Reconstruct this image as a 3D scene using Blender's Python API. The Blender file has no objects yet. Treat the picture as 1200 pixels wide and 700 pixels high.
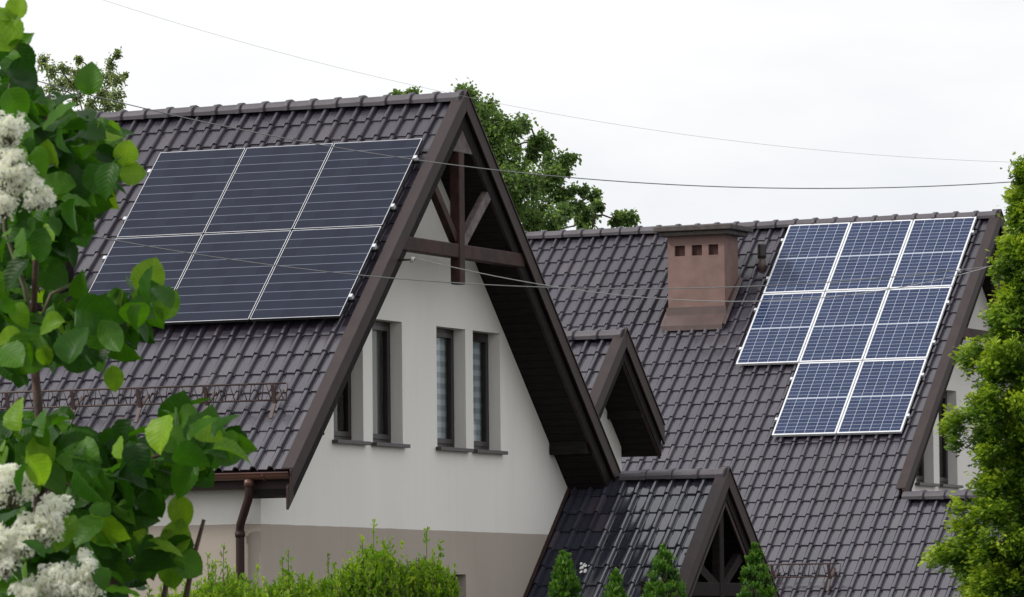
import bpy, math, random
import numpy as np
from mathutils import Vector, Matrix
from mathutils.geometry import tessellate_polygon

# ------------------------------------------------------------------ camera, world, sun, exposure
SC = bpy.context.scene
COL = SC.collection
rng = np.random.default_rng(7)
random.seed(7)
GZ = -2.3                                  # ground level; the camera is the origin, about eye height on a balcony
F = 6303.13                                # focal length for a 1200 px wide frame
R = np.array([0.907922, 0.419025, -0.009807])
U = np.array([0.036292, -0.055284, 0.997811])
D = np.array([-0.417565, 0.90629, 0.065401])

def at(px, py, depth):
    """A point of the place at that depth from the camera."""
    return (D + R * (px - 600) / F - U * (py - 350) / F) * depth

cd = bpy.data.cameras.new('camera')
cam = bpy.data.objects.new('camera', cd)
COL.objects.link(cam)
cd.sensor_width = 36
cd.lens = F / 1200 * 36
cd.clip_start = 0.5
cd.clip_end = 6000
cam.matrix_world = Matrix(((R[0], U[0], -D[0], 0), (R[1], U[1], -D[1], 0), (R[2], U[2], -D[2], 0), (0, 0, 0, 1)))
cd.dof.use_dof = True
cd.dof.focus_distance = 64
cd.dof.aperture_fstop = 56
SC.camera = cam

SUN_DIR = Vector((-0.66, -0.44, 0.62)).normalized()     # towards the sun
EL = math.asin(SUN_DIR.z)
w = bpy.data.worlds.new("World")
SC.world = w
w.use_nodes = True
nt = w.node_tree
nt.nodes.clear()
out = nt.nodes.new('ShaderNodeOutputWorld')
bg = nt.nodes.new('ShaderNodeBackground')
sky = nt.nodes.new('ShaderNodeTexSky')
sky.sky_type = 'NISHITA'
sky.sun_disc = False
sky.sun_elevation = EL
sky.sun_rotation = math.atan2(SUN_DIR.x, SUN_DIR.y)
sky.dust_density = 3
tc = nt.nodes.new('ShaderNodeTexCoord')
mp = nt.nodes.new('ShaderNodeMapping')
mp.inputs['Scale'].default_value = (5, 5, 16)
mp.inputs['Location'].default_value = (1.3, 0.2, 0.1)
nz = nt.nodes.new('ShaderNodeTexNoise')
nz.inputs['Scale'].default_value = 1.6
nz.inputs['Detail'].default_value = 6
nz.inputs['Roughness'].default_value = 0.55
rp = nt.nodes.new('ShaderNodeValToRGB')
rp.color_ramp.elements[0].position = 0.36
rp.color_ramp.elements[0].color = (9.15, 9.35, 9.75, 1)
rp.color_ramp.elements[1].position = 0.62
rp.color_ramp.elements[1].color = (10.6, 10.65, 10.75, 1)
mix = nt.nodes.new('ShaderNodeMix')
mix.data_type = 'RGBA'
mix.inputs[0].default_value = 0.93
bg.inputs['Strength'].default_value = 0.1
nt.links.new(tc.outputs['Generated'], mp.inputs['Vector'])
nt.links.new(mp.outputs[0], nz.inputs['Vector'])
nt.links.new(nz.outputs['Fac'], rp.inputs[0])
nt.links.new(sky.outputs[0], mix.inputs[6])
sx = nt.nodes.new('ShaderNodeSeparateXYZ')
nt.links.new(tc.outputs['Generated'], sx.inputs[0])
zr = nt.nodes.new('ShaderNodeMapRange')
zr.inputs[1].default_value, zr.inputs[2].default_value = 0.15, 1.0
zr.inputs[3].default_value, zr.inputs[4].default_value = 1.0, 1.18
nt.links.new(sx.outputs['Z'], zr.inputs[0])
vs = nt.nodes.new('ShaderNodeVectorMath')
vs.operation = 'SCALE'
nt.links.new(rp.outputs[0], vs.inputs[0])
nt.links.new(zr.outputs[0], vs.inputs['Scale'])
nt.links.new(vs.outputs[0], mix.inputs[7])
nt.links.new(mix.outputs[2], bg.inputs['Color'])
nt.links.new(bg.outputs[0], out.inputs['Surface'])

ld = bpy.data.lights.new('sun', 'SUN')
ld.energy = 2.5
ld.angle = math.radians(8)
ld.color = (1.0, 0.95, 0.87)
sun = bpy.data.objects.new('sun', ld)
COL.objects.link(sun)
sun.rotation_euler = SUN_DIR.to_track_quat('Z', 'Y').to_euler()

SC.view_settings.view_transform = 'Standard'
SC.view_settings.look = 'None'
SC.view_settings.exposure = 0.0
SC.view_settings.gamma = 1.0
SC.view_settings.use_curve_mapping = False
SC.cycles.max_bounces = 6
SC.cycles.transparent_max_bounces = 8

# ------------------------------------------------------------------ helpers
def empty(name, loc, label, cat, group=None):
    o = bpy.data.objects.new(name, None)
    COL.objects.link(o)
    o.location = loc
    o.empty_display_size = 0.1
    tag(o, label, cat, group)
    return o

def tag(o, label, cat, group=None):
    o['label'] = label
    o['category'] = cat
    if group:
        o['group'] = group

def origin_of(o):
    p = Vector((0, 0, 0))
    while o is not None:
        p += Vector(o.location)
        o = o.parent
    return p

class MB:
    """collects faces and links them as ONE mesh object; coordinates are those of the place"""
    def __init__(self):
        self.v, self.f, self.uv, self.sm = [], [], [], []
    def face(self, pts, uv=None, smooth=False):
        i = len(self.v)
        self.v += [tuple(p) for p in pts]
        self.f.append(tuple(range(i, i + len(pts))))
        self.uv.append(uv)
        self.sm.append(smooth)
    def mesh(self, verts, faces, smooth=False, uvs=None):
        i = len(self.v)
        self.v += [tuple(p) for p in verts]
        for k, f in enumerate(faces):
            self.f.append(tuple(i + a for a in f))
            self.uv.append([uvs[a] for a in f] if uvs is not None else None)
            self.sm.append(smooth)
    def box(self, x0, x1, y0, y1, z0, z1):
        v = [(x0, y0, z0), (x1, y0, z0), (x1, y1, z0), (x0, y1, z0), (x0, y0, z1), (x1, y0, z1), (x1, y1, z1), (x0, y1, z1)]
        self.mesh(v, [(0, 3, 2, 1), (4, 5, 6, 7), (0, 1, 5, 4), (1, 2, 6, 5), (2, 3, 7, 6), (3, 0, 4, 7)])
        return self
    def prism(self, pts, x0, x1):
        """a (y, z) polygon drawn out along x"""
        n = len(pts)
        v = [(x0, y, z) for y, z in pts] + [(x1, y, z) for y, z in pts]
        f = [tuple(range(n))[::-1], tuple(range(n, 2 * n))]
        f += [(i, (i + 1) % n, (i + 1) % n + n, i + n) for i in range(n)]
        self.mesh(v, f)
        return self
    def beam(self, a, b, wx, wn):
        """a timber from a to b lying in a plane x = const: wx thick in x, wn deep across"""
        a, b = Vector(a), Vector(b)
        d = (b - a).normalized()
        n = Vector((1, 0, 0)).cross(d).normalized() * (wn / 2)
        h = Vector((wx / 2, 0, 0))
        v = []
        for p in (a, b):
            v += [p - h - n, p + h - n, p + h + n, p - h + n]
        self.mesh(v, [(0, 3, 2, 1), (4, 5, 6, 7), (0, 1, 5, 4), (1, 2, 6, 5), (2, 3, 7, 6), (3, 0, 4, 7)])
        return self
    def tube(self, pts, r, n=8, r1=None, smooth=True):
        pts = [Vector(p) for p in pts]
        m = len(pts)
        v = []
        up = Vector((0.13, 0.21, 0.97))
        for i, p in enumerate(pts):
            t = (pts[min(i + 1, m - 1)] - pts[max(i - 1, 0)]).normalized()
            a = t.cross(up)
            if a.length < 0.05:
                a = t.cross(Vector((1, 0, 0)))
            a.normalize()
            b = t.cross(a)
            rr = r if r1 is None else r + (r1 - r) * i / max(1, m - 1)
            for k in range(n):
                q = 2 * math.pi * k / n
                v.append(p + a * (rr * math.cos(q)) + b * (rr * math.sin(q)))
        f = []
        for i in range(m - 1):
            for k in range(n):
                f.append((i * n + k, i * n + (k + 1) % n, (i + 1) * n + (k + 1) % n, (i + 1) * n + k))
        f.append(tuple(range(n))[::-1])
        f.append(tuple(range((m - 1) * n, m * n)))
        self.mesh(v, f, smooth)
        return self
    def build(self, name, mat, parent=None, bevel=0, label=None):
        me = bpy.data.meshes.new(name)
        o = bpy.data.objects.new(name, me)
        COL.objects.link(o)
        off = Vector((0, 0, 0))
        if parent is not None:
            o.parent = parent
            off = origin_of(parent)
        me.from_pydata([(x - off.x, y - off.y, z - off.z) for x, y, z in self.v], [], self.f)
        if any(u is not None for u in self.uv):
            ul = me.uv_layers.new(name='UVMap')
            flat = []
            for f, u in zip(self.f, self.uv):
                for k in range(len(f)):
                    flat += list(u[k]) if u is not None else [0, 0]
            ul.data.foreach_set('uv', flat)
        me.polygons.foreach_set('use_smooth', self.sm)
        me.materials.append(mat)
        me.update()
        if bevel:
            b = o.modifiers.new('bevel', 'BEVEL')
            b.width = bevel
            b.segments = 2
            b.limit_method = 'ANGLE'
        if label:
            o['label'] = label
        return o

# ------------------------------------------------------------------ materials
def nodes(name):
    m = bpy.data.materials.new(name)
    m.use_nodes = True
    t = m.node_tree
    b = t.nodes['Principled BSDF']
    return m, t, b

def ramp(t, src, a, b, p0=0.3, p1=0.7):
    r = t.nodes.new('ShaderNodeValToRGB')
    r.color_ramp.elements[0].position = p0
    r.color_ramp.elements[1].position = p1
    r.color_ramp.elements[0].color = (*a, 1)
    r.color_ramp.elements[1].color = (*b, 1)
    t.links.new(src, r.inputs[0])
    return r.outputs[0]

def noise(t, scale, detail=4, stretch=None, coord='Object'):
    c = t.nodes.new('ShaderNodeTexCoord')
    n = t.nodes.new('ShaderNodeTexNoise')
    n.inputs['Scale'].default_value = scale
    n.inputs['Detail'].default_value = detail
    if stretch:
        m = t.nodes.new('ShaderNodeMapping')
        m.inputs['Scale'].default_value = stretch
        t.links.new(c.outputs[coord], m.inputs[0])
        t.links.new(m.outputs[0], n.inputs['Vector'])
    else:
        t.links.new(c.outputs[coord], n.inputs['Vector'])
    return n.outputs['Fac']

def bump(t, b, src, strength, dist=0.01):
    u = t.nodes.new('ShaderNodeBump')
    u.inputs['Strength'].default_value = strength
    u.inputs['Distance'].default_value = dist
    t.links.new(src, u.inputs['Height'])
    t.links.new(u.outputs[0], b.inputs['Normal'])

def math_(t, op, a, b=None, c=None):
    n = t.nodes.new('ShaderNodeMath')
    n.operation = op
    for i, s in enumerate((a, b, c)):
        if s is None:
            continue
        if isinstance(s, (int, float)):
            n.inputs[i].default_value = s
        else:
            t.links.new(s, n.inputs[i])
    return n.outputs[0]

def mixc(t, fac, a, b, mode='MIX'):
    n = t.nodes.new('ShaderNodeMix')
    n.data_type = 'RGBA'
    n.blend_type = mode
    for s, k in ((fac, 0), (a, 6), (b, 7)):
        if isinstance(s, (int, float)):
            n.inputs[k].default_value = s
        elif isinstance(s, tuple):
            n.inputs[k].default_value = (*s, 1)
        else:
            t.links.new(s, n.inputs[k])
    return n.outputs[2]

def plain(name, a, b=None, rough=0.6, scale=6, bumps=0.0, metal=0.0, stretch=None, spec=0.5, bscale=None):
    m, t, p = nodes(name)
    b = b or tuple(x * 0.75 for x in a)
    t.links.new(ramp(t, noise(t, scale, 5, stretch), b, a), p.inputs['Base Color'])
    p.inputs['Roughness'].default_value = rough
    p.inputs['Metallic'].default_value = metal
    p.inputs['Specular IOR Level'].default_value = spec
    if bumps:
        bump(t, p, noise(t, bscale or scale * 6, 3, stretch), bumps)
    return m

def tile_material(name, a, b, rough, wet_z=(4.5, 10.5), dry_x=None):
    m, t, p = nodes(name)
    uv = t.nodes.new('ShaderNodeUVMap')
    fl = t.nodes.new('ShaderNodeVectorMath')
    fl.operation = 'FLOOR'
    t.links.new(uv.outputs[0], fl.inputs[0])
    wn = t.nodes.new('ShaderNodeTexWhiteNoise')
    wn.noise_dimensions = '2D'
    t.links.new(fl.outputs[0], wn.inputs['Vector'])
    c = ramp(t, wn.outputs['Value'], b, a, 0.0, 1.0)
    n1 = noise(t, 1.1, 6)
    c = mixc(t, ramp(t, n1, (0, 0, 0), (0.55, 0.55, 0.55), 0.45, 0.75), c, (0.056, 0.049, 0.062))
    n2 = noise(t, 28, 4)
    c = mixc(t, ramp(t, n2, (0, 0, 0), (0.5, 0.5, 0.5), 0.55, 0.8), c, tuple(x * 0.55 for x in b))
    t.links.new(c, p.inputs['Base Color'])
    c = mixc(t, ramp(t, noise(t, 75, 2), (0, 0, 0), (0.6, 0.6, 0.6), 0.66, 0.74), c, (0.17, 0.165, 0.15))
    odd = math_(t, 'GREATER_THAN', wn.outputs['Value'], 0.94)
    c = mixc(t, math_(t, 'MULTIPLY', odd, 0.35), c, (0.085, 0.068, 0.072))
    t.links.new(c, p.inputs['Base Color'])
    # the rain-wet lower courses are glossier; tiles sheltered by an overhang stay dry and dull
    oc = t.nodes.new('ShaderNodeTexCoord')
    sx = t.nodes.new('ShaderNodeSeparateXYZ')
    t.links.new(oc.outputs['Object'], sx.inputs[0])
    wet = t.nodes.new('ShaderNodeMapRange')
    t.links.new(math_(t, 'ADD', sx.outputs['Z'], math_(t, 'MULTIPLY', n1, 2.0)), wet.inputs[0])
    wet.inputs[1].default_value, wet.inputs[2].default_value = wet_z
    wet.inputs[3].default_value, wet.inputs[4].default_value = 1.0, 0.45
    wv = wet.outputs[0]
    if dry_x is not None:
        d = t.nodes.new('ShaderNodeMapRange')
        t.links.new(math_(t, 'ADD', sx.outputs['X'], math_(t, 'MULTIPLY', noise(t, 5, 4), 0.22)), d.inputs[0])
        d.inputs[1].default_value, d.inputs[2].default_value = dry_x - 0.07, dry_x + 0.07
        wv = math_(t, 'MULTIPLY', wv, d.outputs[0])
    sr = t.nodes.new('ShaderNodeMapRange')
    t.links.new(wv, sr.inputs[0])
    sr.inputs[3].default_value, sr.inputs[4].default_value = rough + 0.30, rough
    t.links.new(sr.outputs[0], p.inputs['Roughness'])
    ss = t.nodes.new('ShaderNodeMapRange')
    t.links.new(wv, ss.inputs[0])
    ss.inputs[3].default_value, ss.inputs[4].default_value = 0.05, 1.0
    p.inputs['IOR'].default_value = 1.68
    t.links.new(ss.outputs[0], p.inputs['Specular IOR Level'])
    bump(t, p, noise(t, 60, 3), 0.12, 0.004)
    return m

M = {}
M['tile'] = tile_material('roof_tile', (0.042, 0.034, 0.052), (0.025, 0.020, 0.031), 0.22)
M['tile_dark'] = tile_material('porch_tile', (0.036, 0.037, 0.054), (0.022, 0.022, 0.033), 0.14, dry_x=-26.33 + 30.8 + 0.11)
M['ridge'] = plain('ridge_tile', (0.085, 0.074, 0.088), (0.055, 0.047, 0.057), 0.5, 3, 0.1)
M['barge'] = plain('brown_board', (0.037, 0.0185, 0.017), (0.025, 0.0135, 0.0125), 0.55, 3, 0.08, spec=0.28, stretch=(2, 1, 1))
M['barge_metal'] = plain('brown_sheet', (0.042, 0.027, 0.027), (0.031, 0.021, 0.021), 0.45, 4, spec=0.3)
M['timber'] = plain('stained_timber', (0.055, 0.024, 0.020), (0.022, 0.011, 0.010), 0.6, 5, 0.35, spec=0.2, stretch=(3, 1.2, 1.2))
M['timber_pale'] = plain('weathered_timber', (0.16, 0.13, 0.125), (0.05, 0.032, 0.03), 0.65, 7, 0.35, stretch=(3, 1.2, 1.2))
M['gutter'] = plain('copper_brown_gutter', (0.14, 0.058, 0.042), (0.085, 0.038, 0.030), 0.35, 5)
M['guard'] = plain('brown_steel', (0.075, 0.042, 0.036), (0.045, 0.027, 0.025), 0.5, 10)
M['frame_brown'] = plain('window_frame_brown', (0.020, 0.014, 0.013), (0.014, 0.010, 0.010), 0.35, 6)
M['sill'] = plain('sill_brown', (0.055, 0.042, 0.040), (0.038, 0.030, 0.029), 0.4, 6)
M['silver'] = plain('anodised_frame', (0.72, 0.73, 0.76), (0.62, 0.63, 0.66), 0.35, 8, metal=0.3)
M['white_frame'] = plain('pale_anodised_frame', (0.80, 0.81, 0.84), (0.7, 0.71, 0.74), 0.4, 8, metal=0.2)
M['black_rail'] = plain('rail_black', (0.03, 0.03, 0.033), None, 0.45, 8)
M['chimney'] = plain('chimney_render', (0.235, 0.148, 0.129), (0.18, 0.112, 0.098), 0.85, 5, 0.3, bscale=40)
M['chimney_cap'] = plain('chimney_cap', (0.10, 0.085, 0.075), (0.05, 0.042, 0.04), 0.8, 9, 0.3)
M['hole'] = plain('vent_dark', (0.055, 0.016, 0.013), (0.03, 0.010, 0.009), 0.8, 12)
M['apron'] = plain('lead_brown', (0.10, 0.062, 0.056), (0.07, 0.045, 0.042), 0.4, 4)
M['blackpipe'] = plain('vent_plastic', (0.03, 0.026, 0.027), None, 0.45, 6)
M['wire'] = plain('cable', (0.20, 0.20, 0.205), (0.15, 0.15, 0.15), 0.5, 4)
M['wire_pale'] = plain('cable_pale', (0.36, 0.36, 0.365), (0.3, 0.3, 0.3), 0.5, 4)
M['bark'] = plain('bark', (0.085, 0.06, 0.045), (0.035, 0.026, 0.02), 0.9, 14, 0.5, stretch=(1, 1, 0.3))
M['twig'] = plain('twig_bark', (0.10, 0.055, 0.04), (0.05, 0.03, 0.024), 0.8, 40, 0.3)
M['twig_pale'] = plain('green_stem', (0.12, 0.12, 0.06), (0.08, 0.07, 0.04), 0.7, 40)
M['white'] = plain('white_spatter', (0.8, 0.8, 0.78), (0.7, 0.7, 0.68), 0.7, 30)
M['interior'] = plain('dark_room', (0.02, 0.018, 0.017), None, 0.9, 2)
M['porcelain'] = plain('porcelain', (0.55, 0.53, 0.5), (0.4, 0.38, 0.36), 0.3, 20)

def soffit_material():
    m, t, p = nodes('dark_soffit_boards')
    c = t.nodes.new('ShaderNodeTexCoord')
    s = t.nodes.new('ShaderNodeSeparateXYZ')
    t.links.new(c.outputs['Object'], s.inputs[0])
    fr = math_(t, 'FRACT', math_(t, 'MULTIPLY', s.outputs['Y'], 1 / 0.085))
    groove = math_(t, 'LESS_THAN', fr, 0.12)
    n = ramp(t, noise(t, 4, 5, (1.5, 6, 6)), (0.012, 0.009, 0.009), (0.022, 0.017, 0.016))
    t.links.new(mixc(t, groove, n, (0.006, 0.005, 0.005)), p.inputs['Base Color'])
    p.inputs['Roughness'].default_value = 0.55
    h = math_(t, 'SUBTRACT', 1.0, groove)
    p.inputs['Specular IOR Level'].default_value = 0.12
    p.inputs['Roughness'].default_value = 0.75
    bump(t, p, h, 0.6, 0.006)
    return m
M['soffit'] = soffit_material()

def wall_material():
    """pale render above, taupe render below the belt line; root of the house stands on the ground"""
    m, t, p = nodes('two_tone_render')
    c = t.nodes.new('ShaderNodeTexCoord')
    s = t.nodes.new('ShaderNodeSeparateXYZ')
    t.links.new(c.outputs['Object'], s.inputs[0])
    wob = math_(t, 'MULTIPLY', math_(t, 'SUBTRACT', noise(t, 3, 3), 0.5), 0.012)
    up = math_(t, 'GREATER_THAN', math_(t, 'ADD', s.outputs['Z'], wob), 1.412 - GZ)
    n = noise(t, 0.9, 6, (1, 1, 0.45))
    top = ramp(t, n, (0.73, 0.705, 0.662), (0.79, 0.768, 0.728), 0.28, 0.72)
    low = ramp(t, n, (0.375, 0.325, 0.28), (0.42, 0.366, 0.318), 0.3, 0.7)
    col = mixc(t, up, low, top)
    # rain streaks running down from edges and sills
    st = noise(t, 5, 4, (1.0, 1.6, 0.10))
    col = mixc(t, ramp(t, st, (0, 0, 0), (0.09, 0.09, 0.09), 0.58, 0.80), col, (0.40, 0.38, 0.355), 'MULTIPLY')
    t.links.new(col, p.inputs['Base Color'])
    p.inputs['Roughness'].default_value = 0.9
    p.inputs['Specular IOR Level'].default_value = 0.2
    bump(t, p, noise(t, 55, 3), 0.35, 0.006)
    return m
M['wall'] = wall_material()

def cells_material(name, cols, rows, base, base2, line, lw_x, lw_y, halves=0.0):
    """solar cells in panel uv (0..1, 0..1)"""
    m, t, p = nodes(name)
    uv = t.nodes.new('ShaderNodeUVMap')
    s = t.nodes.new('ShaderNodeSeparateXYZ')
    t.links.new(uv.outputs[0], s.inputs[0])
    def lines(src, n, lw):
        fr = math_(t, 'FRACT', math_(t, 'MULTIPLY', src, float(n)))
        d = math_(t, 'ABSOLUTE', math_(t, 'SUBTRACT', fr, 0.5))
        return math_(t, 'GREATER_THAN', d, 0.5 - lw / 2)
    ly = lines(s.outputs['Y'], rows, lw_y)
    fac = ly
    if cols:
        fac = math_(t, 'MAXIMUM', ly, lines(s.outputs['X'], cols, lw_x))
    tcn = t.nodes.new('ShaderNodeCombineXYZ')
    t.links.new(math_(t, 'FLOOR', math_(t, 'MULTIPLY', s.outputs['X'], float(cols or 6))), tcn.inputs[0])
    t.links.new(math_(t, 'FLOOR', math_(t, 'MULTIPLY', s.outputs['Y'], float(rows))), tcn.inputs[1])
    oi = t.nodes.new('ShaderNodeObjectInfo')
    t.links.new(oi.outputs['Random'], tcn.inputs[2])
    wn = t.nodes.new('ShaderNodeTexWhiteNoise')
    t.links.new(tcn.outputs[0], wn.inputs['Vector'])
    cell = ramp(t, wn.outputs['Value'], base, base2, 0, 1)
    if halves:
        d = math_(t, 'ABSOLUTE', math_(t, 'SUBTRACT', s.outputs['Y'], 0.5))
        fac = math_(t, 'MAXIMUM', fac, math_(t, 'LESS_THAN', d, halves))
        b = lines(s.outputs['X'], cols * 3, 0.10)
        cell = mixc(t, math_(t, 'MULTIPLY', b, 0.10), cell, line)
    t.links.new(mixc(t, fac, cell, line), p.inputs['Base Color'])
    p.inputs['Roughness'].default_value = 0.14
    p.inputs['Specular IOR Level'].default_value = 0.19
    return m
M['cells_dark'] = cells_material('mono_cells', 0, 10, (0.008, 0.011, 0.026), (0.012, 0.016, 0.034), (0.15, 0.17, 0.22), 0, 0.055)
M['cells_blue'] = cells_material('poly_cells', 6, 20, (0.020, 0.032, 0.080), (0.028, 0.045, 0.105), (0.42, 0.46, 0.54), 0.042, 0.066, 0.009)

def glass_material():
    m = bpy.data.materials.new('window_glass')
    m.use_nodes = True
    t = m.node_tree
    t.nodes.clear()
    o = t.nodes.new('ShaderNodeOutputMaterial')
    tr = t.nodes.new('ShaderNodeBsdfTransparent')
    tr.inputs[0].default_value = (0.86, 0.9, 0.9, 1)
    gl = t.nodes.new('ShaderNodeBsdfGlossy')
    gl.inputs['Roughness'].default_value = 0.02
    fr = t.nodes.new('ShaderNodeFresnel')
    fr.inputs['IOR'].default_value = 1.5
    mx = t.nodes.new('ShaderNodeMixShader')
    t.links.new(fr.outputs[0], mx.inputs[0])
    t.links.new(tr.outputs[0], mx.inputs[1])
    t.links.new(gl.outputs[0], mx.inputs[2])
    t.links.new(mx.outputs[0], o.inputs[0])
    return m
M['glass'] = glass_material()

def blind_material():
    m, t, p = nodes('striped_blind')
    c = t.nodes.new('ShaderNodeTexCoord')
    s = t.nodes.new('ShaderNodeSeparateXYZ')
    t.links.new(c.outputs['Object'], s.inputs[0])
    fr = math_(t, 'FRACT', math_(t, 'MULTIPLY', s.outputs['Z'], 1 / 0.13))
    t.links.new(ramp(t, fr, (0.62, 0.66, 0.70), (0.36, 0.41, 0.46), 0.42, 0.58), p.inputs['Base Color'])
    p.inputs['Roughness'].default_value = 0.8
    return m
M['blind'] = blind_material()
M['curtain'] = plain('grey_curtain', (0.55, 0.53, 0.49), (0.22, 0.21, 0.2), 0.9, 9, stretch=(1, 2.2, 0.05))

def leaf_material(name, stops, rough=0.45, trans=0.35, spec=0.4, through=(1.25, 1.3, 0.55), veins=False):
    """leaf colours that vary leaf by leaf; light shines through"""
    m, t, p = nodes(name)
    a = t.nodes.new('ShaderNodeAttribute')
    a.attribute_name = 'leaf_tint'
    r = t.nodes.new('ShaderNodeValToRGB')
    e = r.color_ramp.elements
    e[0].position, e[0].color = stops[0][0], (*stops[0][1], 1)
    e[1].position, e[1].color = stops[-1][0], (*stops[-1][1], 1)
    for pos, c in stops[1:-1]:
        x = e.new(pos)
        x.color = (*c, 1)
    t.links.new(a.outputs['Fac'], r.inputs[0])
    col = r.outputs[0]
    if veins:
        uv = t.nodes.new('ShaderNodeUVMap')
        sx = t.nodes.new('ShaderNodeSeparateXYZ')
        t.links.new(uv.outputs[0], sx.inputs[0])
        ax = math_(t, 'ABSOLUTE', sx.outputs['X'])
        d = math_(t, 'SUBTRACT', sx.outputs['Y'], math_(t, 'MULTIPLY', ax, 0.75))
        fr = math_(t, 'FRACT', math_(t, 'MULTIPLY', d, 8.0))
        tri = math_(t, 'ABSOLUTE', math_(t, 'SUBTRACT', fr, 0.5))
        vein = math_(t, 'MAXIMUM', math_(t, 'GREATER_THAN', tri, 0.45), math_(t, 'LESS_THAN', ax, 0.012))
        n = noise(t, 45, 3)
        col = mixc(t, ramp(t, n, (0, 0, 0), (0.5, 0.5, 0.5), 0.4, 0.7), col, mixc(t, 1.0, col, (1.5, 1.35, 1.1), 'MULTIPLY'))
        col = mixc(t, math_(t, 'MULTIPLY', vein, 0.30), col, mixc(t, 1.0, col, (2.1, 1.7, 1.6), 'MULTIPLY'))
        bump(t, p, math_(t, 'SMOOTH_MIN', tri, 0.42, 0.15), 0.25, 0.003)
    t.links.new(col, p.inputs['Base Color'])
    p.inputs['Roughness'].default_value = rough
    p.inputs['Specular IOR Level'].default_value = spec
    tl = t.nodes.new('ShaderNodeBsdfTranslucent')
    t.links.new(mixc(t, 1.0, col, through, 'MULTIPLY'), tl.inputs[0])
    mx = t.nodes.new('ShaderNodeMixShader')
    mx.inputs[0].default_value = trans
    o = t.nodes['Material Output']
    t.links.new(p.outputs[0], mx.inputs[1])
    t.links.new(tl.outputs[0], mx.inputs[2])
    t.links.new(mx.outputs[0], o.inputs[0])
    return m
M['leaf_shrub'] = leaf_material('shrub_leaf', [(0, (0.010, 0.043, 0.004)), (0.4, (0.026, 0.096, 0.006)), (0.75, (0.062, 0.175, 0.009)), (1, (0.18, 0.33, 0.02))], 0.45, 0.48, 0.24, veins=True)
M['leaf_maple'] = leaf_material('maple_leaf', [(0, (0.10, 0.165, 0.075)), (0.6, (0.17, 0.26, 0.11)), (1, (0.27, 0.36, 0.16))], 0.6, 0.68, 0.12)
M['leaf_birch'] = leaf_material('olive_leaf', [(0, (0.14, 0.19, 0.10)), (1, (0.27, 0.33, 0.17))], 0.6, 0.6, 0.12)
M['leaf_thuja'] = leaf_material('thuja_spray', [(0, (0.022, 0.058, 0.008)), (0.4, (0.075, 0.16, 0.012)), (0.75, (0.19, 0.31, 0.020)), (1, (0.38, 0.49, 0.04))], 0.55, 0.35, 0.25)
M['leaf_cone'] = leaf_material('cone_spray', [(0, (0.022, 0.068, 0.010)), (0.6, (0.055, 0.15, 0.016)), (1, (0.12, 0.25, 0.025))], 0.55, 0.3, 0.25)
M['leaf_gold'] = leaf_material('golden_spray', [(0, (0.06, 0.14, 0.010)), (0.5, (0.18, 0.33, 0.018)), (1, (0.44, 0.54, 0.05))], 0.55, 0.5, 0.25)
M['petal'] = leaf_material('cream_petal', [(0, (0.62, 0.70, 0.38)), (0.25, (0.86, 0.88, 0.70)), (0.5, (0.93, 0.93, 0.87)), (1, (0.95, 0.95, 0.92))], 0.7, 0.6, 0.2, through=(1, 1, 0.95))

def ground_material():
    m, t, p = nodes('lawn')
    a = ramp(t, noise(t, 0.6, 8), (0.04, 0.046, 0.028), (0.075, 0.073, 0.058))
    t.links.new(a, p.inputs['Base Color'])
    p.inputs['Roughness'].default_value = 0.95
    bump(t, p, noise(t, 9, 6), 0.8, 0.05)
    return m
M['ground'] = ground_material()

# ------------------------------------------------------------------ ground
g = MB()
g.face([(-3000, -3000, GZ), (3000, -3000, GZ), (3000, 3000, GZ), (-3000, 3000, GZ)])
go = g.build('ground', M['ground'])
go['kind'] = 'structure'

# ------------------------------------------------------------------ roof pieces
C45 = math.sqrt(0.5)
TW = 0.212
PROFILE = [(0.0, -0.010), (0.025, -0.010), (0.05, 0.003), (0.09, 0.006), (0.22, 0.004), (0.40, 0.003), (0.53, 0.002), (0.58, 0.004), (0.62, 0.014),
           (0.66, 0.028), (0.71, 0.041), (0.77, 0.049), (0.83, 0.051), (0.88, 0.047), (0.915, 0.038), (0.94, 0.022), (0.958, 0.002), (0.972, -0.010)]

def sp(x, s, n, yr, zr, sg):
    """point on a 45 degree slope: x along the ridge, s down the slope, n off the slope; sg -1 falls towards the camera"""
    return (x, yr + sg * (s + n) * C45, zr - s * C45 + n * C45)

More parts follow.
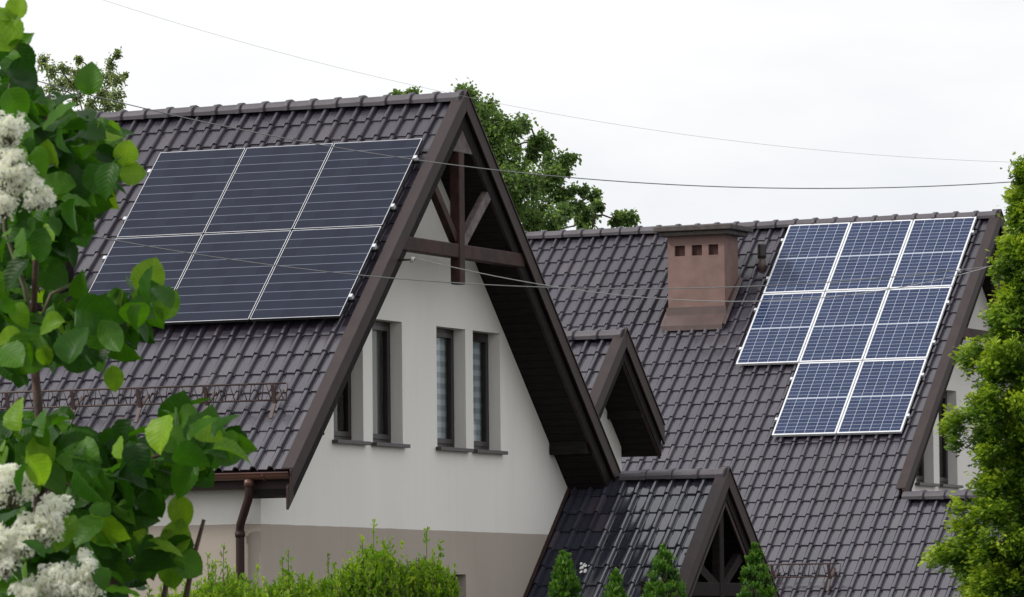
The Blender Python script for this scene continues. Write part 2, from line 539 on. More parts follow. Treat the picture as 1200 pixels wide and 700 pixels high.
def tiled_slope(name, x0, x1, yr, zr, sg, slen, courses, mat, parent, seed=1):
    """pan-and-roll tiles in stepped courses"""
    rg = np.random.default_rng(seed)
    nt_ = int(math.ceil((x1 - x0) / TW))
    xs, hs, us = [], [], []
    for i in range(nt_ + 1):
        for u, h in PROFILE:
            x = x1 - (i + 1 - u) * TW            # counted from the right verge
            if x < x0 - 1e-6 or x > x1 + 1e-6:
                continue
            xs.append(x); hs.append(h); us.append(u - (i + 1))
    order = np.argsort(xs)
    xs = np.array(xs)[order]; hs = np.array(hs)[order]; us = np.array(us)[order]
    n = len(xs)
    cl = slen / courses
    verts, faces, uvs, smooth = [], [], [], []
    tid = np.floor(us).astype(int)
    def row(s, nn, v):
        i0 = len(verts)
        for j in range(n):
            verts.append(sp(xs[j], s[j] if hasattr(s, '__len__') else s, nn[j], yr, zr, sg))
            uvs.append((us[j] + 500.0, v))
        return i0
    for c in range(courses):
        jit = rg.normal(0, 0.0022, 4000)
        jn = jit[tid % 1500]
        js = jit[(tid % 1500) + 1600] * 1.3
        s0 = c * cl
        rows = []
        for fr, lift in ((0.0, 0.0), (0.5, 0.009), (0.94, 0.0185), (1.0, 0.0155)):
            hh = hs * (0.93 + 0.07 * fr) + lift + (jn * fr)
            ss = s0 + fr * cl + (js * fr if c < courses - 1 else 0 * js) + (0.012 if fr == 1.0 else 0)
            rows.append(row(ss, hh, c + 0.04 + 0.9 * fr))
        for a, b in zip(rows[:-1], rows[1:]):
            for j in range(n - 1):
                f = (a + j, b + j, b + j + 1, a + j + 1)
                faces.append(f if sg < 0 else f[::-1]); smooth.append(True)
        # the butt edge of the course
        e0 = row(s0 + cl + (js if c < courses - 1 else 0 * js) + 0.012, hs + 0.0155 + jn, c + 0.94)
        e1 = row(s0 + cl + 0.004 + 0 * js, hs * 0.93 - 0.014, c + 0.96)
        for j in range(n - 1):
            f = (e0 + j, e1 + j, e1 + j + 1, e0 + j + 1)
            faces.append(f if sg < 0 else f[::-1]); smooth.append(True)
    m = MB()
    m.mesh(verts, faces, True, uvs)
    return m.build(name, mat, parent)

def ridge_caps(name, x0, x1, yr, zr, parent, L=0.325, r=0.115, mat=None):
    m = MB()
    n = int(round((x1 - x0) / L))
    L = (x1 - x0) / n
    for i in range(n):
        a = x0 + i * L
        prof = [(0.0, 0.0), (L * 0.82, 0.006), (L * 0.83, 0.026), (L * 0.97, 0.028), (L, 0.022), (L, 0.0)]
        dz = random.uniform(-0.004, 0.004)
        K = 9
        v = []
        for dx, e in prof:
            for k in range(K):
                q = math.pi * (k / (K - 1)) * 1.16 - 0.08 * math.pi
                rr = r + e
                v.append((a + dx, yr - rr * 1.05 * math.cos(q), zr + dz + rr * 0.8 * math.sin(q) - 0.02))
        f = []
        for j in range(len(prof) - 1):
            for k in range(K - 1):
                f.append((j * K + k, (j + 1) * K + k, (j + 1) * K + k + 1, j * K + k + 1))
        m.mesh(v, f, False)
        m.mesh(v[-K:], [tuple(range(K))], False)
    return m.build(name, mat or M['ridge'], parent)

def slope_prism(m, x0, x1, s0, s1, n0, n1, yr, zr, sg, plumb=True):
    """a board lying along a slope, with upright end cuts"""
    k = 1 if plumb else 0
    q = [sp(0, s0 - k * n0, n0, yr, zr, sg), sp(0, s1 - k * n0, n0, yr, zr, sg), sp(0, s1 - k * n1, n1, yr, zr, sg), sp(0, s0 - k * n1, n1, yr, zr, sg)]
    q = [(a[1], a[2]) for a in q]
    if sg > 0:
        q = q[::-1]
    m.prism(q, x0, x1)

def barges(parent, xg, yr, zr, s_front, s_back, deep=0.25):
    for sg, sl in ((-1, s_front), (1, s_back)):
        a = MB()
        slope_prism(a, xg - 0.03, xg, 0.0, sl, -0.095, 0.07, yr, zr, sg)
        o = a.build('barge_board', M['barge'], parent, 0.006)
        b = MB()
        slope_prism(b, xg - 0.085, xg - 0.052, 0.0, sl - 0.03, -deep, -0.075, yr, zr, sg)
        b.build('lower_board', M['barge'], o, 0.005)
        c = MB()
        slope_prism(c, xg - 0.13, xg + 0.012, 0.0, sl - 0.01, 0.073, 0.084, yr, zr, sg)
        c.build('verge_trim', M['barge_metal'], o)

def window(parent, xw, y0, y1, z0, z1, depth=0.15, cover=None, side_sill=0.05):
    """a tall casement set back in the wall that faces +x"""
    f = MB()
    xo = xw - depth
    t = 0.065
    f.box(xo - 0.06, xo, y0 + .001, y0 + t, z0 + .001, z1 - .001)
    f.box(xo - 0.06, xo, y1 - t, y1 - .001, z0 + .001, z1 - .001)
    f.box(xo - 0.06, xo, y0 + t, y1 - t, z0 + .001, z0 + t)
    f.box(xo - 0.06, xo, y0 + t, y1 - t, z1 - t, z1 - .001)
    # the casement, a little proud
    a0, a1, b0, b1 = y0 + t - 0.015, y1 - t + 0.015, z0 + t - 0.015, z1 - t + 0.015
    for (p0, p1, r0, r1) in ((a0, a0 + .06, b0, b1), (a1 - .06, a1, b0, b1), (a0 + .06, a1 - .06, b0, b0 + .06), (a0 + .06, a1 - .06, b1 - .06, b1)):
        f.box(xo - 0.045, xo + 0.018, p0, p1, r0, r1)
    o = f.build('window', M['frame_brown'], parent, 0.004)
    g = MB()
    g.face([(xo - .015, a0 + .055, b0 + .055), (xo - .015, a1 - .055, b0 + .055), (xo - .015, a1 - .055, b1 - .055), (xo - .015, a0 + .055, b1 - .055)])
    g.build('pane', M['glass'], o)
    s = MB()
    s.prism([(0, 0)] * 0 + [(y0 - side_sill, z0 - 0.045), (y1 + side_sill, z0 - 0.045), (y1 + side_sill, z0 - 0.003), (y0 - side_sill, z0 - 0.003)], xw + 0.003, xw + 0.075)
    s.box(xo + 0.02, xw + 0.003, y0 + .002, y1 - .002, z0 - 0.02, z0 + 0.004)
    s.build('sill', M['sill'], o, 0.004)
    if cover:
        b = MB()
        if cover == 'blind':
            b.box(xo - 0.075, xo - 0.068, y0 + t, y1 - t, z0 + t, z1 - t)
            b.build('blind', M['blind'], o)
        else:
            yy = np.linspace(y0 + t, y0 + t + (y1 - y0 - 2 * t) * 1.0, 30)
            for j in range(29):
                w0 = 0.02 * math.sin(yy[j] * 55); w1 = 0.02 * math.sin(yy[j + 1] * 55)
                b.face([(xo - .11 + w0, yy[j], z0), (xo - .11 + w1, yy[j + 1], z0), (xo - .11 + w1, yy[j + 1], z1), (xo - .11 + w0, yy[j], z1)], smooth=True)
            b.build('curtain', M['curtain'], o)
    return o

def gable_wall(m, xw, outline, holes, depth=0.15):
    """wall face at x = xw with openings (y0, y1, z0, z1) and their reveals"""
    polys = [[Vector((y, z, 0)) for y, z in outline]]
    for (y0, y1, z0, z1) in holes:
        polys.append([Vector((y0, z0, 0)), Vector((y0, z1, 0)), Vector((y1, z1, 0)), Vector((y1, z0, 0))])
    flat = [p for q in polys for p in q]
    tris = tessellate_polygon(polys)
    m.mesh([(xw, p.x, p.y) for p in flat], [tuple(t) for t in tris])
    for (y0, y1, z0, z1) in holes:
        q = [(y0, z0), (y0, z1), (y1, z1), (y1, z0)]
        for i in range(4):
            a, b = q[i], q[(i + 1) % 4]
            m.face([(xw, *a), (xw, *b), (xw - depth - 0.06, *b), (xw - depth - 0.06, *a)])

def snow_guard(parent, x0, x1, s, yr, zr, bracket_step=0.86, hgt=0.2):
    """a ladder rail standing off the tiles"""
    rt = MB().tube([sp(x0, s, 0.27, yr, zr, -1), sp(x1, s, 0.27, yr, zr, -1)], 0.011, 6)
    o = rt.build('snow_guard', M['guard'], parent)
    MB().tube([sp(x0, s + 0.10, 0.115, yr, zr, -1), sp(x1, s + 0.10, 0.115, yr, zr, -1)], 0.011, 6).build('rail', M['guard'], o)
    n = int((x1 - x0) / 0.075)
    for i in range(n + 1):
        x = x0 + (x1 - x0) * i / n
        sl = 0.022 if i % 2 else -0.022
        MB().tube([sp(x - sl, s, 0.27, yr, zr, -1), sp(x + sl, s + 0.10, 0.115, yr, zr, -1)], 0.006, 4).build('picket', M['guard'], o)
    x = x1 - 0.16
    while x > x0:
        b = MB()
        b.box(x - 0.018, x + 0.018, 0, 0, 0, 0) if False else None
        for (a, c) in (((s + 0.02, 0.28), (s + 0.13, 0.09)), ((s + 0.13, 0.09), (s + 0.32, 0.045)), ((s + 0.13, 0.09), (s - 0.12, 0.06))):
            p, q = Vector(sp(x, *a, yr, zr, -1)), Vector(sp(x, *c, yr, zr, -1))
            b.beam(p, q, 0.04, 0.016)
        b.build('bracket', M['guard'], o)
        x -= bracket_step
    return o

# ------------------------------------------------------------------ the near house
XG, XW = -26.48, -27.07          # verge and gable wall
YR, ZR = 56.27, 6.40             # ridge
YF, YB = 52.15, 60.32            # front and rear wall
XL = -34.5
SLF = (YR - 51.86) / C45
SLB = (60.72 - YR) / C45
hA = empty('house', (-30.8, 56.2, GZ), 'near house with pale gable, tall slit windows and timber truss under its steep brown roof', 'house')

m = MB()
winsA = [(53.94, 54.69, 2.39, 3.80), (54.93, 55.71, 2.39, 3.80), (56.63, 57.42, 2.39, 3.80), (57.63, 58.39, 2.39, 3.80)]
lowA = (56.70, 57.38, -0.4, 0.905)
def roof_z(y, drop):
    return min(ZR - drop - (YR - y), ZR - drop - (y - YR))
gable_wall(m, XW, [(YF, GZ), (YB, GZ), (YB, roof_z(YB, .19)), (YR, ZR - .19), (YF, roof_z(YF, .19))], winsA + [lowA])
m.face([(XL, YF, GZ), (XW, YF, GZ), (XW, YF, roof_z(YF, .19)), (XL, YF, roof_z(YF, .19))])
m.face([(XL, YB, GZ), (XW, YB, GZ), (XW, YB, roof_z(YB, .19)), (XL, YB, roof_z(YB, .19))])
m.face([(XL, YF, GZ), (XL, YB, GZ), (XL, YB, roof_z(YB, .19)), (XL, YR, ZR - .19), (XL, YF, roof_z(YF, .19))])
m.build('wall', M['wall'], hA)
for i, q in enumerate(winsA):
    window(hA, XW, *q, cover=(None, 'curtain', 'blind', 'blind')[i])
window(hA, XW, *lowA)

roofA = tiled_slope('roof', XL, XG - 0.05, YR, ZR, -1, SLF, 20, M['tile'], hA, 3)
ridge_caps('ridge_cap', XL, XG - 0.03, YR, ZR + 0.02, roofA)
tiled_slope('rear_slope', XL, XG - 0.05, YR, ZR, 1, SLB, 20, M['tile'], roofA, 4)
m = MB()
for sg, sl in ((-1, SLF), (1, SLB)):
    slope_prism(m, XL, XW - 0.03, 0.0, sl - 0.05, -0.13, -0.03, YR, ZR, sg)
    slope_prism(m, XW - 0.03, XG - 0.05, 0.0, sl - 0.05, -0.245, -0.03, YR, ZR, sg)
m.build('soffit', M['soffit'], roofA)
barges(hA, XG, YR, ZR, SLF + 0.16, SLB + 0.08)

# fascia under the eave, gutter and downpipe
MB().box(XL, XG - 0.09, 51.895, 51.92, 1.78, 1.955).build('fascia', M['barge'], hA)
m = MB()
gy, gz, gr = 51.80, 1.945, 0.068
K = 10
v = []
for x in (XL, XG - 0.04):
    for rr in (gr, gr - 0.006):
        for k in range(K + 1):
            q = math.pi + math.pi * k / K
            v.append((x, gy + rr * math.cos(q), gz + rr * math.sin(q)))
n1 = K + 1
f = []
for k in range(K):
    f.append((k, k + 1, 2 * n1 + k + 1, 2 * n1 + k))
    f.append((n1 + k, 3 * n1 + k, 3 * n1 + k + 1, n1 + k + 1))
m.mesh(v, f, True)
m.mesh(v[2 * n1:3 * n1], [tuple(range(n1))])
gut = m.build('gutter', M['gutter'], hA)
MB().tube([(XL, gy - gr, gz + 0.002), (XG - 0.04, gy - gr, gz + 0.002)], 0.012, 8).build('gutter_bead', M['gutter'], gut)
for x in np.arange(XG - 0.35, XL, -0.75):
    b = MB()
    pts = [(x, gy + (gr + .008) * math.cos(math.pi + math.pi * k / 8), gz + (gr + .008) * math.sin(math.pi + math.pi * k / 8)) for k in range(9)]
    for a, c in zip(pts[:-1], pts[1:]):
        b.beam(a, c, 0.025, 0.008)
    b.build('gutter_hook', M['gutter'], gut)
px0 = -27.03
dp = MB().tube([(px0, gy, 1.90), (px0, gy, 1.83), (px0, gy + .004, 1.73), (px0 - .012, gy + .016, 1.69), (px0 - .235, gy + .24, 1.40), (px0 - .248, gy + .258, 1.36), (px0 - .25, gy + .262, 1.31), (px0 - .25, gy + .262, GZ + 0.05)], 0.047, 12)
dpo = dp.build('downpipe', M['barge'], hA)
MB().tube([(px0, gy, 1.885), (px0, gy, 1.81)], 0.055, 12).build('outlet', M['gutter'], dpo)
for z in (1.30, -0.3):
    MB().tube([(px0 - .25, gy + .262, z + .03), (px0 - .25, gy + .262, z - .03)], 0.056, 12).build('pipe_clip', M['barge'], dpo)

# purlin ends boxed under the overhang
for y0, y1, z0, z1 in ((59.785, 60.0, 2.385, 2.575), (52.52, 52.74, 2.385, 2.575)):
    o = MB().box(XW + 0.004, XG - 0.10, y0, y1, z0, z1).build('purlin_end', M['soffit'], hA, 0.008)

# decorative truss between the barge boards
xt = -26.58
tr = MB().beam((xt, 54.60, 4.625), (xt, 57.93, 4.625), 0.13, 0.165).build('truss', M['timber'], hA, 0.012)
MB().beam((xt + .014, 56.17, 5.77), (xt + .014, 56.17, 4.24), 0.125, 0.15).build('king_post', M['timber'], tr, 0.012)
MB().beam((xt, 55.50, 5.36), (xt, 56.10, 4.76), 0.09, 0.11).build('brace', M['timber'], tr, 0.01)
MB().beam((xt, 57.02, 5.36), (xt, 56.26, 4.70), 0.09, 0.13).build('brace', M['timber_pale'], tr, 0.01, 'right brace with a paler weathered face')
m = MB()
m.prism([(55.80, 5.78), (56.74, 5.78), (56.27, 6.25)], xt + 0.028, xt + 0.044)
m.build('apex_board', M['timber_pale'], tr)
# cable anchor on the barge
an = MB().tube([(XG - 0.05, 54.52, 4.42), (XG + 0.16, 54.52, 4.42)], 0.012, 6).build('cable_anchor', M['guard'], hA)
MB().tube([(XG + 0.13, 54.52, 4.39), (XG + 0.13, 54.52, 4.45)], 0.028, 8).build('insulator', M['porcelain'], an)

snow_guard(hA, -33.5, -26.90, (YR - 52.62) / C45 - 0.02, YR, ZR, 0.84)

# little hipped dormer on the far left of the slope
dz = MB()
ex, ey, ez = -30.50, 53.30, 3.98
hd = 0.62
top = [(-32.6 + 0, ey + hd, ez + hd), (ex - hd, ey + hd, ez + hd)]
do = tiled_slope('dormer_roof', -32.9, ex - 0.02, ey + hd, ez + hd, -1, hd / C45, 3, M['tile'], hA, 21)
dm = MB()
dm.prism([(ey + 0.03, ez - 0.05), (ey + hd + 0.25, ez - 0.05), (ey + hd + 0.25, ez + hd), (ey + hd, ez + hd - 0.02), (ey + 0.05, ez)], -32.9, ex - 0.03)
dm.build('dormer_soffit', M['soffit'], do)
dw = MB().box(-32.8, ex - 0.25, ey + 0.25, ey + 0.9, ez - 0.9, ez - 0.05).build('dormer_shade_wall', M['soffit'], do)  # dark colour stands in for the shadow under the dormer roof
vb = MB()
vb.beam((ex, ey - 0.02, ez + 0.0), (ex, ey + hd + 0.2, ez + hd + 0.22), 0.05, 0.14)
vb.build('barge_board', M['barge'], do)

# rear link with its own small gable (behind the near gable)
DX, DY, DZ = -27.2, 62.5, 3.97
lk = tiled_slope('link_roof', -30.6, DX - 0.04, DY, DZ, -1, 1.62, 5, M['tile'], hA, 5)
ridge_caps('ridge_cap', -30.6, DX - 0.02, DY, DZ + 0.02, lk)
m = MB()
slope_prism(m, -30.6, DX - 0.04, 0, 1.60, -0.22, -0.03, DY, DZ, -1)
slope_prism(m, -30.6, DX - 0.04, 0, 1.66, -0.22, 0.02, DY, DZ, 1)
m.build('soffit', M['soffit'], lk)
barges(lk, DX, DY, DZ, 1.60, 1.70, 0.24)
m = MB()
dwx = -27.75
m.face([(dwx, 60.7, GZ), (dwx, 63.55, GZ), (dwx, 63.55, DZ - 1.05 - .2), (dwx, DY, DZ - .2), (dwx, 60.7, DZ - 1.8 - .2)])
m.face([(dwx, 63.55, GZ), (-30.6, 63.55, GZ), (-30.6, 63.55, DZ - 1.25), (dwx, 63.55, DZ - 1.25)])
m.build('link_wall', M['wall'], hA)
MB().box(dwx + .003, DX - .06, 63.10, 63.33, 2.955, 3.12).build('purlin_end', M['soffit'], lk, 0.006)

# porch roof against the gable wall
CX, CY, CZ = -24.99, 60.50, 2.10
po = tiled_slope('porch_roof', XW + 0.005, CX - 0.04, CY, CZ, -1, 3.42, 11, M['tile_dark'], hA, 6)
ridge_caps('ridge_cap', -26.40, CX - 0.02, CY, CZ + 0.02, po)
m = MB()
slope_prism(m, XW + 0.005, CX - 0.04, 0, 3.40, -0.20, -0.03, CY, CZ, -1)
slope_prism(m, XW + 0.005, CX - 0.04, 0, 2.2, -0.20, 0.02, CY, CZ, 1)
m.build('soffit', M['soffit'], po)
barges(po, CX, CY, CZ, 3.44, 2.25, 0.26)
m = MB()
xt = CX - 0.14
m.beam((xt, 58.2, 0.72), (xt, 62.0, 0.72), 0.12, 0.17)
ct = m.build('porch_truss', M['soffit'], po, 0.01)
MB().beam((xt + .012, 60.42, 1.85), (xt + .012, 60.42, 0.5), 0.11, 0.14).build('king_post', M['soffit'], ct, 0.01)
MB().beam((xt, 59.5, 1.10), (xt, 60.36, 0.74), 0.09, 0.12).build('brace', M['soffit'], ct)
MB().beam((xt, 61.30, 1.25), (xt, 60.48, 0.74), 0.09, 0.12).build('brace', M['soffit'], ct)
m = MB()
m.prism([(57.9, GZ), (62.5, GZ), (62.5, 0.0), (CY, CZ - 0.24), (57.9, -0.55)], CX - 0.72, CX - 0.66)
m.build('porch_shade_wall', M['soffit'], po)  # dark sheet added to stand for the darkness under the porch roof
for y in (58.4, 61.9):
    MB().box(CX - .24, CX - .10, y - .07, y + .07, GZ, 0.62 if y > 60 else -0.12).build('porch_post', M['timber'], po)
# flashing strip along the wall
m = MB()
slope_prism(m, XW + 0.006, XW + 0.05, 0.0, 3.4, 0.03, 0.055, CY, CZ, -1)
m.build('wall_flashing', M['barge'], po)

# ------------------------------------------------------------------ the house behind
BX, BYR, BZR = -27.10, 76.44, 6.455
hB = empty('house', (-32.0, 76.4, GZ), 'house behind with a broad brown tiled roof, rendered chimney and bright blue panels', 'house')
BXL = -39.5
BW = -27.65
cB = 0.307
LOWY = 72.10
nup = 20
SUP = nup * cB
ntot = 31
# main slope, then the low wing that carries on to the right below the gable
s_low = nup * cB
LOWY = BYR - s_low * C45
roofB = tiled_slope('roof', BXL, BX - 0.05, BYR, BZR, -1, s_low, nup, M['tile'], hB, 11)
tiled_slope('lower_slope', BXL, BX - 0.05 + 18 * TW, LOWY, BZR - s_low * C45, -1, (ntot - nup) * cB, ntot - nup, M['tile'], roofB, 12)
ridge_caps('ridge_cap', BXL, BX - 0.03, BYR, BZR + 0.02, roofB)
ridge_caps('ridge_cap', BX + 0.02, -23.2, LOWY, BZR - s_low * C45 + 0.03, roofB)
m = MB()
slope_prism(m, BXL, BW - 0.3, 0, ntot * cB - .05, -0.13, -0.03, BYR, BZR, -1)
slope_prism(m, BW - 0.3, BX - 0.05, 0, s_low + .1, -0.245, -0.03, BYR, BZR, -1)
slope_prism(m, BXL, BX - 0.05, 0, 6.4, -0.245, 0.03, BYR, BZR, 1)
slope_prism(m, BX - .06, -23.2, s_low + .06, ntot * cB - .05, -0.13, -0.03, BYR, BZR, -1)
m.build('soffit', M['soffit'], roofB)
zl = BZR - s_low * C45
MB().box(BW + .01, -23.2, LOWY + .03, 81.0, zl - .15, zl - 0.02).build('wing_flat_roof', M['apron'], hB)
barges(hB, BX, BYR, BZR, s_low - 0.05, 6.4)
winsB = [(74.11, 74.86, 2.41, 3.82), (75.10, 75.88, 2.41, 3.82), (76.98, 77.76, 2.41, 3.82), (78.0, 78.75, 2.41, 3.82)]
m = MB()
def roof_zb(y, d):
    return BZR - d - abs(y - BYR)
gable_wall(m, BW, [(72.0, GZ), (80.8, GZ), (80.8, roof_zb(80.8, .19)), (BYR, BZR - .19), (72.0, roof_zb(72.0, .19))], winsB)
m.face([(BXL, 70.0, GZ), (-23.4, 70.0, GZ), (-23.4, 70.0, -0.2), (BXL, 70.0, -0.2)])
m.face([(BXL, 80.8, GZ), (BW, 80.8, GZ), (BW, 80.8, 1.9), (BXL, 80.8, 1.9)])
m.face([(-23.4, 70.0, GZ), (-23.4, 81.0, GZ), (-23.4, 81.0, zl - .16), (-23.4, LOWY, zl - .16), (-23.4, 70.0, -0.2)])
m.face([(BXL, 70.0, GZ), (BXL, 80.8, GZ), (BXL, 80.8, 1.9), (BXL, BYR, BZR - .19), (BXL, 70.0, -0.2)])
m.build('wall', M['wall'], hB)
for q in winsB:
    window(hB, BW, *q, cover='curtain')
tr = MB().beam((BX - .1, 74.7, 4.625), (BX - .1, 78.2, 4.625), 0.13, 0.165).build('truss', M['timber'], hB, 0.012)
MB().beam((BX - .086, BYR, 5.95), (BX - .086, BYR, 4.24), 0.125, 0.15).build('king_post', M['timber'], tr, 0.012)
MB().box(BW + .004, BX - .10, 72.5, 72.72, 2.12, 2.33).build('purlin_end', M['soffit'], hB)
MB().tube([(BX - .05, 77.35, 6.02), (BX + .5, 77.35, 6.05)], 0.012, 6).build('cable_anchor', M['guard'], hB)

# chimney
cx0, cx1, cy0, cy1 = -31.915, -30.985, 74.93, 75.47
ch = MB()
hz = (5.948, 6.106)
hs = [(-31.80, -31.63), (-31.52, -31.35), (-31.245, -31.085)]
# front face with three recessed vents
polys = [[Vector((cx0, 4.55, 0)), Vector((cx1, 4.55, 0)), Vector((cx1, 6.25, 0)), Vector((cx0, 6.25, 0))]]
for a, b in hs:
    polys.append([Vector((a, hz[0], 0)), Vector((a, hz[1], 0)), Vector((b, hz[1], 0)), Vector((b, hz[0], 0))])
flat = [p for q in polys for p in q]
ch.mesh([(p.x, cy0, p.y) for p in flat], [tuple(t) for t in tessellate_polygon(polys)])
for a, b in hs:
    q = [(a, hz[0]), (a, hz[1]), (b, hz[1]), (b, hz[0])]
    for i in range(4):
        u, v_ = q[i], q[(i + 1) % 4]
        ch.face([(u[0], cy0, u[1]), (v_[0], cy0, v_[1]), (v_[0], cy0 + .05, v_[1]), (u[0], cy0 + .05, u[1])])
ch.face([(cx1, cy0, 4.55), (cx1, cy1, 4.55), (cx1, cy1, 6.25), (cx1, cy0, 6.25)])
ch.face([(cx0, cy0, 4.55), (cx0, cy1, 4.55), (cx0, cy1, 6.25), (cx0, cy0, 6.25)])
ch.face([(cx0, cy1, 4.55), (cx1, cy1, 4.55), (cx1, cy1, 6.25), (cx0, cy1, 6.25)])
cho = ch.build('chimney', M['chimney'], hB)
for a, b in hs:
    MB().box(a - .01, b + .01, cy0 + .045, cy0 + .06, hz[0] - .01, hz[1] + .01).build('vent', M['hole'], cho)
c = MB()
c.box(cx0 - .10, cx1 + .12, cy0 - .11, cy1 + .12, 6.25, 6.315)
c.box(cx0 - .165, cx1 + .185, cy0 - .17, cy1 + .18, 6.318, 6.395)
c.build('cap', M['chimney_cap'], cho, 0.012)
a = MB()
zb0 = 5.07
def roofB_z(y):
    return BZR - (BYR - y)
a.face([(cx0 - .02, cy0 - .02, zb0 + .10), (cx1 + .02, cy0 - .02, zb0 + .10), (cx1 + .03, cy0 - .03, zb0 - .02), (cx0 - .03, cy0 - .03, zb0 - .02)])
a.face([(cx0 - .03, cy0 - .03, zb0 - .02), (cx1 + .03, cy0 - .03, zb0 - .02), (cx1 + .03, cy0 - .20, roofB_z(cy0 - .20) + .135), (cx0 - .03, cy0 - .20, roofB_z(cy0 - .20) + .135)])
a.face([(cx0 - .03, cy0 - .20, roofB_z(cy0 - .20) + .135), (cx1 + .03, cy0 - .20, roofB_z(cy0 - .20) + .135), (cx1 + .03, cy0 - .205, roofB_z(cy0 - .20) + .06), (cx0 - .03, cy0 - .205, roofB_z(cy0 - .20) + .06)])
for x, s in ((cx1 + .02, 1), (cx0 - .02, -1)):
    a.face([(x, cy0 - .02, zb0 + .10), (x, cy1 + .02, roofB_z(cy1) + .16), (x, cy1 + .02, roofB_z(cy1) - .02), (x, cy0 - .02, zb0 - .05)])
    a.face([(x, cy0 - .17, roofB_z(cy0 - .17) + .133), (x, cy1 + .02, roofB_z(cy1 + .02) + .133), (x + s * .05, cy1 + .02, roofB_z(cy1 + .02) + .10), (x + s * .05, cy0 - .17, roofB_z(cy0 - .17) + .10)])
a.build('flashing', M['apron'], cho)

# soil vent
vx, vy = -30.695, 75.72
vb = MB().tube([(vx, vy, 5.70), (vx, vy, 5.93)], 0.055, 12).build('vent_pipe', M['apron'], hB)
MB().tube([(vx, vy, 5.93), (vx, vy, 5.97), (vx, vy, 6.12), (vx, vy, 6.14)], 0.066, 12).build('cowl', M['blackpipe'], vb)
snow_guard(hB, -29.6, -27.58, (BYR - 70.98) / C45, BYR, BZR, 0.86)

# ------------------------------------------------------------------ solar panels
def panel(x0, x1, s0, s1, n0, yr, zr, label, group, cells, frame, fw, ends, lip, side):
    mid = sp((x0 + x1) / 2, s1, n0 - 0.04, yr, zr, -1)
    o = empty('solar_panel', mid, label, 'solar panel', group)
    f, fb = MB(), MB()
    for (a, b, c, d) in ((x0, x1, s0, s0 + fw), (x0, x1, s1 - fw, s1), (x0, x0 + fw, s0 + fw, s1 - fw), (x1 - fw, x1, s0 + fw, s1 - fw)):
        for mb, na, nb_, e in ((f, n0 - lip, n0, 0), (fb, n0 - 0.038, n0 - lip - 0.0005, 0.0012)):
            q = []
            for n in (na, nb_):
                q += [sp(a + e, c + e, n, yr, zr, -1), sp(b - e, c + e, n, yr, zr, -1), sp(b - e, d - e, n, yr, zr, -1), sp(a + e, d - e, n, yr, zr, -1)]
            mb.mesh(q, [(0, 1, 2, 3), (4, 7, 6, 5), (0, 4, 5, 1), (1, 5, 6, 2), (2, 6, 7, 3), (3, 7, 4, 0)])
    fo_ = f.build('frame', frame, o)
    fb.build('frame_side', side, fo_)
    g = MB()
    n = n0 - 0.004
    g.face([sp(x0 + fw, s1 - fw, n, yr, zr, -1), sp(x1 - fw, s1 - fw, n, yr, zr, -1), sp(x1 - fw, s0 + fw, n, yr, zr, -1), sp(x0 + fw, s0 + fw, n, yr, zr, -1)],
           uv=[(0, 0), (1, 0), (1, 1), (0, 1)])
    g.build('cells', cells, o)
    for fr in (0.22, 0.78):
        s = s0 + (s1 - s0) * fr
        a, b = x0 - (0.06 if 'l' in ends else -0.002), x1 + (0.06 if 'r' in ends else -0.002)
        q = []
        for nn in (n0 - 0.085, n0 - 0.039):
            q += [sp(a, s - .02, nn, yr, zr, -1), sp(b, s - .02, nn, yr, zr, -1), sp(b, s + .02, nn, yr, zr, -1), sp(a, s + .02, nn, yr, zr, -1)]
        r = MB()
        r.mesh(q, [(0, 1, 2, 3), (4, 7, 6, 5), (0, 4, 5, 1), (1, 5, 6, 2), (2, 6, 7, 3), (3, 7, 4, 0)])
        ro = r.build('rail', M['black_rail'], o)
        for e, xx in (('l', x0 - .022), ('r', x1 + .022)):
            if e in ends:
                q = []
                for nn in (n0 - 0.04, n0 + 0.006):
                    q += [sp(xx - .02, s - .025, nn, yr, zr, -1), sp(xx + .02, s - .025, nn, yr, zr, -1), sp(xx + .02, s + .025, nn, yr, zr, -1), sp(xx - .02, s + .025, nn, yr, zr, -1)]
                c = MB()
                c.mesh(q, [(0, 1, 2, 3), (4, 7, 6, 5), (0, 4, 5, 1), (1, 5, 6, 2), (2, 6, 7, 3), (3, 7, 4, 0)])
                c.build('clamp', M['silver'], ro)
    return o

PA0, PW = -30.21, 1.126
sA = (YR - 55.71) / C45
